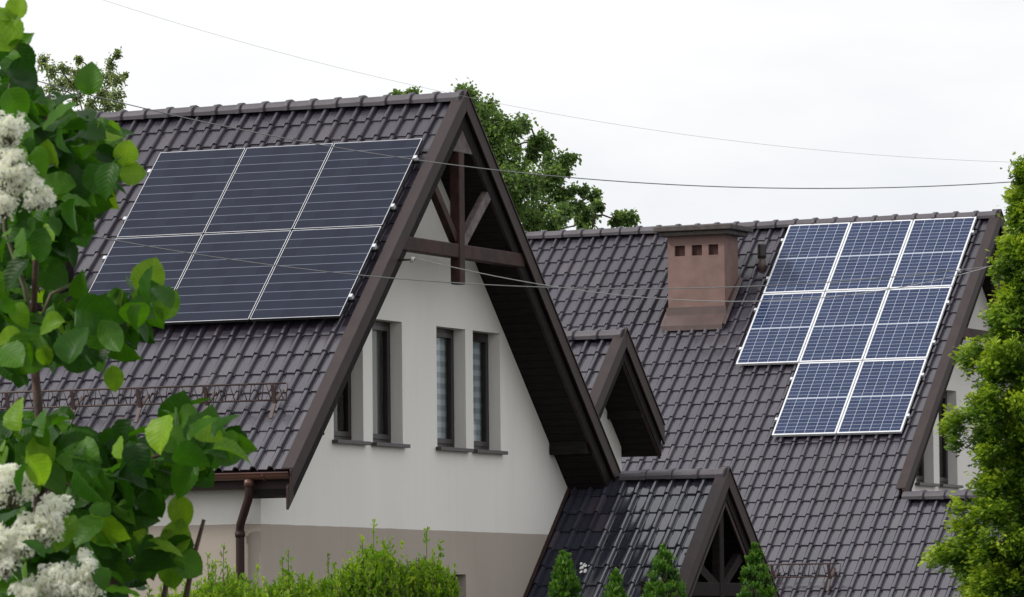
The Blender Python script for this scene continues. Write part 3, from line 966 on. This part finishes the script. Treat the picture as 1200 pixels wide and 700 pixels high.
# panel tops stand 0.11 off the slope
colw = ['leftmost', 'middle', 'rightmost']
for r_ in range(2):
    for c_ in range(3):
        x0 = PA0 + 0.085 + c_ * (PW + 0.020)
        s0 = 0.875 + r_ * (1.512 + 0.024)
        rown = 'upper' if r_ == 0 else 'lower'
        where = ['next to the bare tiles on the left', 'between its two neighbours', 'beside the near gable barge board'][c_]
        panel(x0, x0 + PW, s0, s0 + 1.512, 0.16, YR, ZR,
              'dark solar panel, %s row on near roof, %s' % (rown, where),
              'dark solar panels on the near roof', M['cells_dark'], M['silver'], 0.0065,
              ('l' if c_ == 0 else '') + ('r' if c_ == 2 else ''), 0.005, M['black_rail'])
PB0, PBW, PBH = -30.47, 1.0, 1.565
for r_, cols in ((0, (0, 1, 2)), (1, (0, 1, 2)), (2, (1, 2))):
    for c_ in cols:
        x0 = PB0 + c_ * (PBW + 0.016)
        s0 = 0.02 + r_ * (PBH + 0.02)
        s0 += 0.075
        rown = ['top row just under the ridge', 'second row', 'bottom row of two'][r_]
        where = ['nearest the chimney', 'in the middle column', 'nearest the right verge'][c_] if r_ < 2 else ['', 'left one', 'right one'][c_]
        panel(x0, x0 + PBW, s0, s0 + PBH, 0.105, BYR, BZR,
              'blue gridded solar panel, %s, %s' % (rown, where),
              'blue solar panels on the house behind', M['cells_blue'], M['white_frame'], 0.024,
              ('l' if c_ == cols[0] else '') + ('r' if c_ == 2 else ''), 0.02, M['white_frame'])

# ------------------------------------------------------------------ overhead cables
def cable(pts, r, mat, label):
    o = MB().tube(pts, r, 6).build('overhead_cable', mat)
    tag(o, label, 'cable')
    return o
def para(a, xm, ym, x0, x1, d0, d1, n=60):
    out_ = []
    for i in range(n + 1):
        t = i / n
        x = x0 + (x1 - x0) * t
        dd = 1 / (1 / d0 + (1 / d1 - 1 / d0) * t)
        out_.append(at(x, ym - a * (x - xm) ** 2, dd))
    return out_
cable(para(0.000138, 1300, 192, -300, 1500, 58, 58), 0.0016, M['wire_pale'], 'faint topmost overhead cable crossing the bare sky above both roofs')
cable(para(0.00015, 960, 221, -200, 1500, 50, 50), 0.0050, M['wire'], 'grey overhead cable sagging across the near gable peak and the sky')
cable(para(0.000152, 745, 338.5, -150, 1196, 49, 76.2), 0.0068, M['wire'], 'lowest overhead cable, passing in front of the dark panels and the gable windows')
p0 = np.array([XG + 0.14, 54.52, 4.44]); p1 = np.array([-26.62, 77.35, 6.06])
pts = []
for i in range(41):
    t = i / 40
    p = p0 + (p1 - p0) * t
    p[2] -= 4 * 0.66 * t * (1 - t)
    pts.append(p)
cable(pts, 0.0062, M['wire_pale'], 'pale service cable slung between the anchors on the two house gables')

# ------------------------------------------------------------------ white spatter on the porch roof
m = MB()
for k in range(16):
    dx, ds = random.gauss(0, 0.016), random.gauss(0, 0.05)
    if k > 11:
        dx, ds = dx + 0.06, ds + 0.11
    r_ = random.uniform(0.008, 0.022)
    cpt = (-26.43 + dx, 1.6 + ds)
    ring = [sp(cpt[0] + r_ * math.cos(q), cpt[1] + 1.3 * r_ * math.sin(q), 0.05 + 0.012 * random.random(), CY, CZ, -1) for q in np.linspace(0, 2 * math.pi, 8)[:-1]]
    m.face(ring)
o = m.build('bird_dropping', M['white'])
tag(o, 'small white spatter of bird droppings on the shaded porch tiles', 'bird dropping')

# ------------------------------------------------------------------ foliage
def scatter(name, pos, dirs, nrm, size, tmpl, faces, mat, parent, tint=None, width=None):
    """many leaves as ONE mesh part; each leaf a real little blade"""
    pos, dirs, nrm = map(lambda a: np.asarray(a, float), (pos, dirs, nrm))
    N = len(pos)
    size = np.broadcast_to(np.asarray(size, float), (N,))
    y = dirs / (np.linalg.norm(dirs, axis=1, keepdims=True) + 1e-9)
    z = nrm - (nrm * y).sum(1, keepdims=True) * y
    z /= np.linalg.norm(z, axis=1, keepdims=True) + 1e-9
    x = np.cross(y, z)
    tm = np.asarray(tmpl, float)
    wf = np.ones(N) if width is None else np.asarray(width)
    V = pos[:, None, :] + size[:, None, None] * (tm[None, :, 0:1] * wf[:, None, None] * x[:, None, :] + tm[None, :, 1:2] * y[:, None, :] + tm[None, :, 2:3] * z[:, None, :])
    off = np.array(origin_of(parent)) if parent is not None else np.zeros(3)
    V = (V - off).reshape(-1, 3)
    k = len(tm)
    fs = np.array(faces)
    Fc = (np.arange(N)[:, None, None] * k + fs[None]).reshape(-1, fs.shape[1])
    me = bpy.data.meshes.new(name)
    me.vertices.add(len(V))
    me.vertices.foreach_set('co', V.ravel())
    me.loops.add(Fc.size)
    me.loops.foreach_set('vertex_index', Fc.ravel().astype(np.int32))
    me.polygons.add(len(Fc))
    me.polygons.foreach_set('loop_start', (np.arange(len(Fc)) * fs.shape[1]).astype(np.int32))
    uvl = me.uv_layers.new(name='UVMap')
    uvl.data.foreach_set('uv', np.tile(tm[fs.ravel()][:, :2], (N, 1)).ravel().astype(np.float32))
    me.update(calc_edges=True)
    me.polygons.foreach_set('use_smooth', np.ones(len(Fc), bool))
    at_ = me.attributes.new('leaf_tint', 'FLOAT', 'FACE')
    tint = rng.random(N) if tint is None else tint
    at_.data.foreach_set('value', np.repeat(np.clip(tint, 0, 1), len(fs)).astype(np.float32))
    me.materials.append(mat)
    me.validate()
    o = bpy.data.objects.new(name, me)
    COL.objects.link(o)
    if parent is not None:
        o.parent = parent
    return o

def unit(n):
    v = rng.normal(size=(n, 3))
    return v / np.linalg.norm(v, axis=1, keepdims=True)

# broad leaf with a fold, a droop and a drip tip
def broad_leaf(wide=0.42, droop=0.30, fold=0.12):
    rows = [(0.0, 0.06), (0.07, 0.40), (0.14, 0.62), (0.2, 0.80), (0.22, 0.77), (0.32, 0.96), (0.34, 0.93), (0.45, 1.0), (0.47, 0.96), (0.57, 0.97), (0.59, 0.92), (0.68, 0.85),
            (0.70, 0.80), (0.80, 0.64), (0.82, 0.59), (0.9, 0.36), (0.95, 0.15), (1.0, 0.0)]
    v, f = [], []
    for t, w_ in rows:
        dz_ = -droop * t * t
        wv = 0.022 * math.sin(t * 23)
        v += [(-wide * w_, t, dz_ + fold * w_ + wv), (-wide * w_ * .5, t, dz_ + fold * 0.62 * w_), (0, t, dz_), (wide * w_ * .5, t, dz_ + fold * 0.62 * w_), (wide * w_, t, dz_ + fold * w_ - wv)]
    for i in range(len(rows) - 1):
        a = i * 5
        f += [(a + k, a + k + 1, a + k + 6, a + k + 5) for k in range(4)]
    return v, f
SMALL_LEAF = ([(0, 0, 0), (0.34, 0.38, 0.05), (0.22, 0.78, -0.03), (0, 1, -0.12), (-0.22, 0.78, -0.03), (-0.34, 0.38, 0.05), (0, 0.5, -0.03)],
              [(0, 1, 6), (1, 2, 6), (2, 3, 6), (3, 4, 6), (4, 5, 6), (5, 0, 6)])
def spray_leaf():
    """a flat scale-leaf spray: a stalk with side fingers"""
    v, f = [], []
    def finger(x, y, ang, L, w_):
        i = len(v)
        dx, dy = math.sin(ang), math.cos(ang)
        v.extend([(x - dy * w_, y + dx * w_, 0), (x + dy * w_, y - dx * w_, 0.0), (x + dx * L * .6 + dy * w_ * .8, y + dy * L * .6 - dx * w_ * .8, -0.03), (x + dx * L, y + dy * L, -0.08)])
        f.append((i, i + 1, i + 2)); f.append((i, i + 2, i + 3))
    finger(0, 0, 0, 1.0, 0.085)
    for y, a, L in ((0.15, 0.8, 0.42), (0.25, -0.8, 0.46), (0.4, 0.7, 0.42), (0.5, -0.7, 0.38), (0.62, 0.6, 0.30), (0.7, -0.6, 0.26)):
        finger(0, y, a, L, 0.08)
    return v, f
SPRAY = spray_leaf()

def tree(name, base, tips, label, mat, leaf_size, per, trunk_r, group=None, spread=1.0, leaf=SMALL_LEAF, crown_h=0.55):
    """trunk with limbs running to the clump centres (point, radius); leaves gather round twigs of each clump"""
    base = np.array(base, float)
    root = empty(name, base, label, 'tree', group)
    cen = np.mean([t[0] for t in tips], axis=0)
    fork = base + (cen - base) * crown_h
    fork[:2] = base[:2] + (cen[:2] - base[:2]) * 0.35
    tb = MB()
    tb.tube([base, base + (fork - base) * 0.5 + np.array([0.08, -0.05, 0]), fork], trunk_r, 10, trunk_r * 0.62)
    P, Dn, Nn, S, T = [], [], [], [], []
    tips = sorted(tips, key=lambda q: np.linalg.norm(q[0] - fork))
    done = [fork]
    for c, r in tips:
        c = np.array(c, float)
        k = min(range(len(done)), key=lambda i_: np.linalg.norm(done[i_] - c))
        p = done[k]
        L = np.linalg.norm(c - p)
        tb.tube([p, p + (c - p) * 0.5 + rng.normal(0, 0.05, 3) * L + np.array([0, 0, 0.08 * L]), c], trunk_r * (0.35 if k == 0 else 0.13), 5, 0.012)
        done.append(c)
        nt_ = int(5 + 9 * (r / 0.2))
        for _ in range(nt_):
            d = unit(1)[0]
            e = c + d * r * rng.uniform(0.6, 1.25) + np.array([0, 0, 0.15 * r])
            tb.tube([c, (c + e) / 2 + rng.normal(0, r * .12, 3), e], 0.009, 4, 0.004)
            n = rng.poisson(per)
            tt = rng.uniform(0.2, 1.1, n)[:, None]
            P.append(c + (e - c) * tt + rng.normal(0, r * 0.2 * spread, (n, 3)))
            Dn.append(d + unit(n) * 0.9 + np.array([0, 0, -0.35]))
            Nn.append(unit(n) * 0.7 + np.array([-0.1, -0.15, 0.8]))
            S.append(leaf_size * rng.uniform(0.6, 1.25, n))
            T.append(np.clip(rng.normal(0.45, 0.2) + rng.normal(0, 0.16, n), 0, 1))
    tb.build('trunk', M['bark'], root)
    scatter('crown', np.concatenate(P), np.concatenate(Dn), np.concatenate(Nn), np.concatenate(S), leaf[0], leaf[1], mat, root, np.concatenate(T))
    return root

def px_clumps(lst, depth, dj, rs=1.0):
    return [(at(x, y, depth + rng.normal(0, dj)), r * depth / F * rs) for x, y, r in lst]

# the maple behind the near gable
mc = [(556, 125, 8), (571, 128, 8), (566, 145, 13), (585, 145, 9), (580, 160, 11), (598, 153, 9), (612, 147, 8), (603, 172, 9), (570, 180, 15), (590, 190, 12),
      (628, 166, 8), (622, 180, 7), (640, 170, 8), (645, 190, 7), (664, 186, 8), (660, 200, 7), (650, 205, 7), (610, 205, 12), (590, 215, 17), (580, 205, 12),
      (625, 220, 14), (640, 215, 9), (605, 240, 18), (630, 250, 16), (655, 230, 8), (667, 225, 6), (660, 250, 9), (675, 240, 7), (683, 225, 4), (690, 254, 7),
      (700, 243, 4), (697, 231, 5), (650, 262, 8), (620, 265, 15), (680, 263, 6), (545, 115, 10), (480, 113, 6), (466, 112, 4), (541, 108, 4), (735, 256, 8), (722, 258, 5),
      (560, 160, 14), (600, 225, 14), (560, 200, 18), (575, 240, 18), (530, 150, 14), (508, 142, 9), (484, 138, 9), (500, 180, 20), (520, 230, 20), (640, 285, 20), (690, 290, 14), (590, 290, 20)]
b = at(600, 350, 98)
tree('maple_tree', (b[0], b[1], GZ), px_clumps(mc, 98, 0.8, 1.18), 'leafy green maple rising behind the near gable peak', M['leaf_maple'], 0.075, 44, 0.18, spread=1.7)
bc = [(50, 74, 7), (60, 84, 8), (75, 80, 5), (93, 70, 3), (90, 86, 7), (85, 100, 7), (106, 82, 6), (112, 95, 5), (130, 76, 6),
      (137, 64, 4), (125, 92, 8), (138, 96, 7), (146, 90, 3), (120, 110, 8), (135, 112, 7), (138, 125, 7), (125, 124, 8), (75, 100, 8), (92, 115, 8),
      (108, 122, 7), (60, 105, 10), (62, 135, 16), (100, 145, 16), (30, 110, 16), (130, 145, 10)]
b = at(95, 300, 92)
tree('birch_tree', (b[0], b[1], GZ), px_clumps(bc, 92, 0.7, 1.0), 'thin olive leaved tree showing over the ridge on the left', M['leaf_birch'], 0.052, 26, 0.09, spread=2.0)

def evergreen(name, top, height, radius_at, n_tufts, per, size, mat, label, cat, group=None, up=0.25, tuft_r=0.1, jag=0.25, fill=0.35, seed=0, tipk=0.26, boughs=0):
    """a dense conifer: tufts of sprays over the surface and through the body"""
    rg = np.random.default_rng(seed)
    top = np.array(top, float)
    base = np.array([top[0], top[1], top[2] - height])
    root = empty(name, base, label, cat, group)
    P, Dn, Nn, S, T = [], [], [], [], []
    tb = MB()
    tb.tube([base, base + (top - base) * 0.55 + np.array([.02, .01, 0]), top - np.array([0, 0, 0.05])], max(0.02, radius_at(height) * 0.11), 8, 0.006)
    bl = []
    for _ in range(boughs):
        h = height * rg.random() ** 0.9
        a = rg.uniform(0, 2 * math.pi)
        o_ = np.array([math.cos(a), math.sin(a), 0])
        bl.append((top + o_ * radius_at(h) * rg.uniform(0.58, 1.0) - np.array([0, 0, h]), min(0.17, 0.05 + 0.22 * radius_at(h)) * rg.uniform(0.7, 1.2), o_))
    for i in range(n_tufts):
        h = height * rg.random() ** 0.85
        R0 = radius_at(h)
        rr = R0 * (1 + rg.normal(0, jag * 0.5)) if rg.random() > fill else R0 * rg.uniform(0.2, 0.85)
        a = rg.uniform(0, 2 * math.pi)
        outd = np.array([math.cos(a), math.sin(a), 0])
        c = top + outd * rr + np.array([0, 0, -h])
        lit_tint = 0
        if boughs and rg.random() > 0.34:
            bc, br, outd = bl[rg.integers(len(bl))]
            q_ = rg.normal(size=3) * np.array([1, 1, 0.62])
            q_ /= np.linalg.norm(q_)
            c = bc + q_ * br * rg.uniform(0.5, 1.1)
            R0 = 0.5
            lit_tint = 0.20 * float(q_ @ (outd * 0.4 + np.array([0, 0, 0.9])))  # upper, outer side of each bough painted lighter, as if sunlit
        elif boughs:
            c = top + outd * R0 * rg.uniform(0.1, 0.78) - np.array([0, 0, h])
            lit_tint = -0.22  # inner tufts painted darker, as shade inside the crown
        d0 = outd * (1 - up) + np.array([0, 0, up])
        if i % 4 == 0:
            tb.tube([np.array([top[0], top[1], max(c[2] - 0.12, base[2] + 0.05)]), c], 0.008, 4, 0.004)
        n = per
        tr_ = tuft_r * min(1.0, 0.35 + R0 / (4.5 * tuft_r))
        n = int(per * (0.3 + 0.7 * tr_ / tuft_r))
        off = rg.normal(0, 1, (n, 3)) * tr_
        off += d0 * rg.uniform(-1.0, 0.9, (n, 1)) * tr_
        P.append(c + off)
        u_ = rg.normal(size=(n, 3)); u_ /= np.linalg.norm(u_, axis=1, keepdims=True)
        Dn.append(d0 + u_ * 0.65)
        u2 = rg.normal(size=(n, 3)); u2 /= np.linalg.norm(u2, axis=1, keepdims=True)
        Nn.append(u2 + outd * 0.4 + np.array([0, 0, 0.5]))
        S.append(size * rg.uniform(0.6, 1.3, n))
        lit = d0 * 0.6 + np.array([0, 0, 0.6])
        tip = np.clip(((off @ lit) / tuft_r) * tipk, -0.45, 0.45)  # yellower growth at the tips, with sunlit upper sides painted into the tint
        T.append(np.clip(rg.normal(0.56, 0.10) + lit_tint + tip + rg.normal(0, 0.07, n), 0, 1))
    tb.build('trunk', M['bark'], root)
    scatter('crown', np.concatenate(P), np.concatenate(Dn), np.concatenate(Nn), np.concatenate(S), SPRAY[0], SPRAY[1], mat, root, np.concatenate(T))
    return root

# big yellow-green thuja on the right
top = at(1204, 190, 45)
hgt = top[2] - GZ
def r_big(h):
    # slim leader, then an uneven body
    px = np.interp(h * F / 45, [0, 40, 60, 75, 110, 150, 190, 230, 290, 330, 370, 420, 520, 800], [2, 5, 14, 5, 24, 37, 45, 70, 90, 70, 76, 86, 96, 112])
    return px * 45 / F
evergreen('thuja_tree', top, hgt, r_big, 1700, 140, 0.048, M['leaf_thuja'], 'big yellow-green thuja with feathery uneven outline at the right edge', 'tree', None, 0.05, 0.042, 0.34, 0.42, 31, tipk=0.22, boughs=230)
# small pointed thujas in front of the porch
for i, (px, py, wd, dep, lab) in enumerate(((661, 648, 21, 50, 'small pointed dark green thuja below the white spatter on the porch tiles'),
                                            (722, 672, 19, 50.4, 'shortest pointed thuja tip, between its two taller neighbours under the porch roof'),
                                            (779, 640, 25, 49.6, 'tallest and widest pointed thuja, under the lower left rake of the porch gable'),
                                            (885, 640, 21, 50.2, 'pointed thuja in front of the porch gable and beside the far snow guard'))):
    tp = at(px, py, dep)
    k = dep / F
    evergreen('thuja_tree', tp, tp[2] - GZ, (lambda h, wd=wd, k=k: np.interp(h / k, [0, 14, 60, 140, 380], [0.5, 5, wd * .9, wd * 1.5, wd * 1.8]) * k), 700, 34, 0.045,
              M['leaf_cone'], lab, 'conifer', 'small pointed thujas in front of the porch', 0.85, 0.018, 0.10, 0.3, 50 + i)

# golden shrubs along the foot of the near gable
def shrub(px, py, halfw, dep, label, seed, n_shoots=520):
    rg = np.random.default_rng(seed)
    tp = at(px, py, dep)
    k = dep / F
    base = np.array([tp[0], tp[1], GZ])
    H = tp[2] - GZ
    root = empty('golden_shrub', base, label, 'shrub', 'golden shrubs at the foot of the near house')
    P, Dn, Nn, S, T = [], [], [], [], []
    st = MB()
    W = halfw * k
    for i in range(n_shoots):
        a = rg.uniform(0, 2 * math.pi)
        r = W * math.sqrt(rg.random()) * 1.35
        d = np.array([math.cos(a), math.sin(a), 0]) * r
        lean = d * 0.12
        hh = (H - 0.20) * (1 - 0.05 * (r / W) ** 2) * (1 - abs(rg.normal(0, 0.045)))
        if i % 9 == 1: hh += rg.uniform(0.02, 0.20)
        if i == 0:
            d *= 0; hh = H + 0.03
        e = base + d + np.array([0, 0, hh])
        L = min(rg.uniform(0.5, 1.0), hh)
        s = e - np.array([lean[0], lean[1], L])
        if i % 2 == 0:
            st.tube([base + d * 0.25 + np.array([0, 0, 0.02]), s, e], 0.008, 4, 0.003)
        n = 46
        t = rg.uniform(0, 1.02, n) ** 0.75
        P.append(s + (e - s) * t[:, None] + rg.normal(0, 0.026, (n, 3)) * (1.25 - t[:, None]))
        u_ = rg.normal(size=(n, 3))
        Dn.append(np.array([0, 0, 0.85]) + u_ * 0.55)
        Nn.append(rg.normal(size=(n, 3)) + np.array([0, -0.3, 0.4]))
        S.append(rg.uniform(0.035, 0.075, n) * (1.15 - 0.4 * t))
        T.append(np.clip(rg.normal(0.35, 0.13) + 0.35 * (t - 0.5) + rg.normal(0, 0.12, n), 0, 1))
    st.build('stem', M['twig'], root)
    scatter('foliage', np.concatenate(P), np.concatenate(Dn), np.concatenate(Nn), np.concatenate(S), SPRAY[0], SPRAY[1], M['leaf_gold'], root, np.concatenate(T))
for i, (px, py, hw, dep, lab) in enumerate(((196, 668, 34, 47.5, 'golden shrub at the left end of the row, nearest the broad-leaved bush'),
                                            (262, 645, 46, 47, 'golden shrub growing up in front of the brown downpipe'),
                                            (338, 650, 42, 46.5, 'low golden shrub in front of the house corner'),
                                            (384, 652, 40, 47.2, 'golden shrub in the middle of the row under the taupe wall'),
                                            (438, 617, 36, 46.8, 'tallest golden shrub with a thin shoot reaching the belt line'),
                                            (500, 627, 28, 47, 'narrow golden shrub beside the dark ground floor window'))):
    shrub(px, py, hw, dep, lab, 70 + i)

# ------------------------------------------------------------------ the broad-leaved flowering bush close by
b = at(30, 690, 10)
rng = np.random.default_rng(2024)
bush = empty('flowering_bush', (b[0], b[1], GZ), 'big broad-leaved bush with cream-white flower heads filling the left edge', 'bush')
LV = broad_leaf()
zones = [(6, 60, 22, 7), (15, 90, 26, 14), (8, 130, 30, 16), (45, 145, 32, 22), (75, 150, 28, 18), (30, 190, 36, 16), (75, 190, 40, 28), (110, 190, 30, 22), (122, 160, 20, 9), (60, 230, 40, 28),
         (102, 226, 32, 22), (128, 205, 16, 8), (20, 280, 40, 30), (56, 270, 30, 20), (90, 250, 22, 10), (18, 318, 30, 12), (8, 350, 26, 12),
         (66, 372, 26, 14), (100, 372, 26, 20), (135, 378, 24, 18), (160, 365, 22, 14), (178, 345, 16, 8), (34, 398, 36, 20), (85, 405, 30, 15), (118, 400, 20, 8), (14, 412, 26, 8),
         (14, 512, 28, 18), (60, 512, 24, 14), (40, 530, 36, 28), (85, 535, 34, 26), (110, 555, 34, 28), (140, 565, 28, 22), (175, 545, 26, 18), (165, 575, 24, 14), (195, 560, 16, 7),
         (205, 510, 26, 20), (235, 512, 24, 18), (258, 522, 20, 12), (275, 520, 12, 6), (220, 540, 22, 14), (128, 602, 28, 20), (95, 600, 32, 22), (146, 622, 18, 7), (110, 645, 30, 20),
         (60, 650, 40, 24), (14, 612, 30, 14), (22, 660, 30, 14), (8, 545, 30, 12), (120, 685, 24, 14), (180, 655, 20, 6), (205, 640, 16, 5), (150, 670, 20, 5), (20, 690, 40, 16), (150, 530, 26, 16)]
P, Dn, Nn, S, T = [], [], [], [], []
for zx, zy, zr, n in zones:
    n = int(n * 1.35)
    q = rng.normal(0, 0.5, (n, 2)) * zr
    dep = 10.05 + rng.normal(0, 0.26, n)
    pts = np.array([at(zx + q[i, 0], zy + q[i, 1], dep[i]) for i in range(n)])
    P.append(pts)
    out_ = (R[None] * q[:, 0:1] - U[None] * q[:, 1:2]) / zr
    d = out_ * 0.8 + unit(n) * 0.55 + np.array([0.12, -0.1, -0.25]) + R * 0.15
    Dn.append(d)
    Nn.append(unit(n) * 0.65 + np.array([-0.15, -0.62, 0.62]))
    S.append(np.where(rng.random(n) < 0.3, rng.uniform(0.028, 0.048, n), rng.uniform(0.048, 0.080, n)))
    T.append(np.clip(rng.normal(0.34, 0.11) + rng.normal(0, 0.18, n) + np.where(rng.random(n) < 0.14, 0.4, 0) - np.clip((dep - 10), -0.2, 0.4) * 0.3, 0, 1))  # random leaf tones; leaves set deeper are painted darker, as interior shade
P = np.concatenate(P); Dn = np.concatenate(Dn); Nn = np.concatenate(Nn); S = np.concatenate(S); T = np.concatenate(T)
P = P - Dn / np.linalg.norm(Dn, axis=1, keepdims=True) * S[:, None] * 0.5
# a few single leaves that stand clear
for (x, y, dx, dy, s, t) in ((12, 60, -0.4, 1, 0.09, .9), (18, 24, 0.1, 1, 0.05, 1.0), (14, 22, -1, .5, 0.035, .9), (145, 195, 0.2, 1, 0.05, 1.0), (140, 205, 1, .1, 0.05, .9), (104, 112, 0.05, 1, 0.06, .6),
                             (173, 665, .35, 1, 0.06, .85), (172, 650, -.15, -.8, 0.05, .5), (200, 650, .3, 1, 0.07, .9), (205, 652, 1, -.6, 0.06, .7), (198, 655, .2, -1, 0.055, .8), (158, 650, -.6, .5, .05, .6), (208, 580, .2, -1, 0.065, 1.0),
                             (168, 345, .3, 1, 0.07, .95), (190, 375, .4, 1, 0.06, .8), (132, 428, .1, -1, 0.05, .9)):
    c = at(x, y, 9.85)
    P = np.vstack([P, c]); d = R * dx + U * dy
    Dn = np.vstack([Dn, d - D * 0.15]); Nn = np.vstack([Nn, -D * 0.8 + U * 0.3]); S = np.append(S, s); T = np.append(T, t)
kinds = rng.integers(0, 3, len(S))
for k_, form in enumerate((broad_leaf(0.44, 0.16, 0.07), broad_leaf(0.47, 0.34, 0.14), broad_leaf(0.42, 0.52, 0.24))):
    q = kinds == k_
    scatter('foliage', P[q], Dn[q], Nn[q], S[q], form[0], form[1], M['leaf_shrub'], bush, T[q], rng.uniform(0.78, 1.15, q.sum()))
# stems
def stem(lst, r0, r1, mat):
    pts = [at(*q) for q in lst]
    MB().tube(pts, r0, 7, r1).build('stem', mat, bush)
low = (b[0], b[1], GZ)
MB().tube([low, at(40, 900, 10.05), at(44, 640, 10.0), at(47, 500, 9.95), at(38, 400, 9.95)], 0.013, 8, 0.0075).build('stem', M['twig'], bush)
stem([(38, 400, 9.95), (30, 340, 9.95), (6, 270, 10), (3, 180, 10)], 0.006, 0.004, M['twig_pale'])
stem([(38, 400, 9.95), (42, 300, 9.9), (50, 200, 9.9), (54, 130, 9.9)], 0.0065, 0.004, M['twig'])
stem([(38, 400, 9.95), (60, 345, 9.95), (90, 330, 9.95)], 0.005, 0.003, M['twig_pale'])
stem([(19, 70, 9.9), (19, 20, 9.9)], 0.0025, 0.0015, M['twig_pale'])
stem([(3, 180, 10), (10, 110, 9.95), (19, 70, 9.9)], 0.0045, 0.0028, M['twig_pale'])
MB().tube([low, at(110, 900, 9.98), at(132, 690, 9.9), (at(140, 600, 9.9)), at(170, 540, 9.9), at(240, 515, 9.9)], 0.011, 8, 0.003).build('stem', M['twig'], bush)
MB().tube([low, at(185, 900, 9.95), at(192, 700, 9.9), at(200, 648, 9.9)], 0.008, 7, 0.004).build('stem', M['twig'], bush)
MB().tube([low, at(175, 900, 9.95), at(218, 700, 9.9), at(228, 650, 9.9), at(239, 609, 9.9)], 0.008, 7, 0.0035).build('stem', M['twig'], bush, label='bare dead stem without leaves')
stem([(132, 690, 9.9), (160, 655, 9.9), (180, 645, 9.9)], 0.003, 0.002, M['twig_pale'])
stem([(95, 350, 9.95), (150, 372, 9.9), (180, 350, 9.9)], 0.005, 0.002, M['twig_pale'])

# flower heads: flat-topped clusters of tiny five-petalled florets
def petal5():
    v, f = [(0, 0, 0)], []
    for k in range(5):
        a = 2 * math.pi * k / 5
        i = len(v)
        for da, rr, zz in ((-0.42, 0.62, 0.1), (-0.22, 1.0, 0.2), (0.22, 1.0, 0.2), (0.42, 0.62, 0.1)):
            v.append((rr * math.cos(a + da), rr * math.sin(a + da), zz))
        f += [(0, i, i + 1), (0, i + 1, i + 2), (0, i + 2, i + 3)]
    return v, f
FL = petal5()
heads = [(8, 150, 26, 24), (14, 205, 34, 26), (42, 228, 27, 18), (4, 240, 22, 18), (16, 185, 16, 10),
         (10, 572, 34, 28), (-4, 640, 30, 26), (18, 640, 32, 22), (44, 622, 30, 20), (64, 600, 20, 21), (6, 662, 16, 14), (34, 694, 22, 14), (66, 684, 30, 22), (98, 668, 22, 22), (92, 696, 28, 14)]
for hx, hy, hw, hh in heads:
    nb = max(10, int(hw * hh / 20))
    P, Dn, Nn, S, T = [], [], [], [], []
    hd = 9.42
    st = MB()
    c0 = at(hx, hy + hh * 0.8, hd + 0.06)
    for _ in range(nb):
        q = rng.uniform(-1, 1, 2)
        while q @ q > 1:
            q = rng.uniform(-1, 1, 2)
        c = at(hx + q[0] * hw * 0.85, hy + q[1] * hh * 0.85, hd + 0.05 * (q @ q) + rng.normal(0, 0.012))
        rb = rng.uniform(0.008, 0.013)
        st.tube([c0, (c0 + c) / 2 - U * 0.008, c], 0.0014, 4, 0.0008)
        n = 34
        u_ = unit(n)
        u_ = u_ - D * 0.55 + np.array([-0.2, 0, 0.55])
        u_ /= np.linalg.norm(u_, axis=1, keepdims=True)
        P.append(c + u_ * rb * rng.uniform(0.7, 1.3, (n, 1)))
        Nn.append(u_ + unit(n) * 0.35 - D * 0.3 + np.array([-0.15, 0, 0.35]))
        Dn.append(unit(n))
        S.append(rng.uniform(0.0026, 0.0040, n))
        T.append(np.clip(rng.normal(0.55, 0.22, n), 0, 1))
    so = st.build('flower_stalk', M['twig_pale'], bush)
    fo = scatter('flower_head', np.concatenate(P), np.concatenate(Dn), np.concatenate(Nn), np.concatenate(S), FL[0], FL[1], M['petal'], bush, np.concatenate(T))
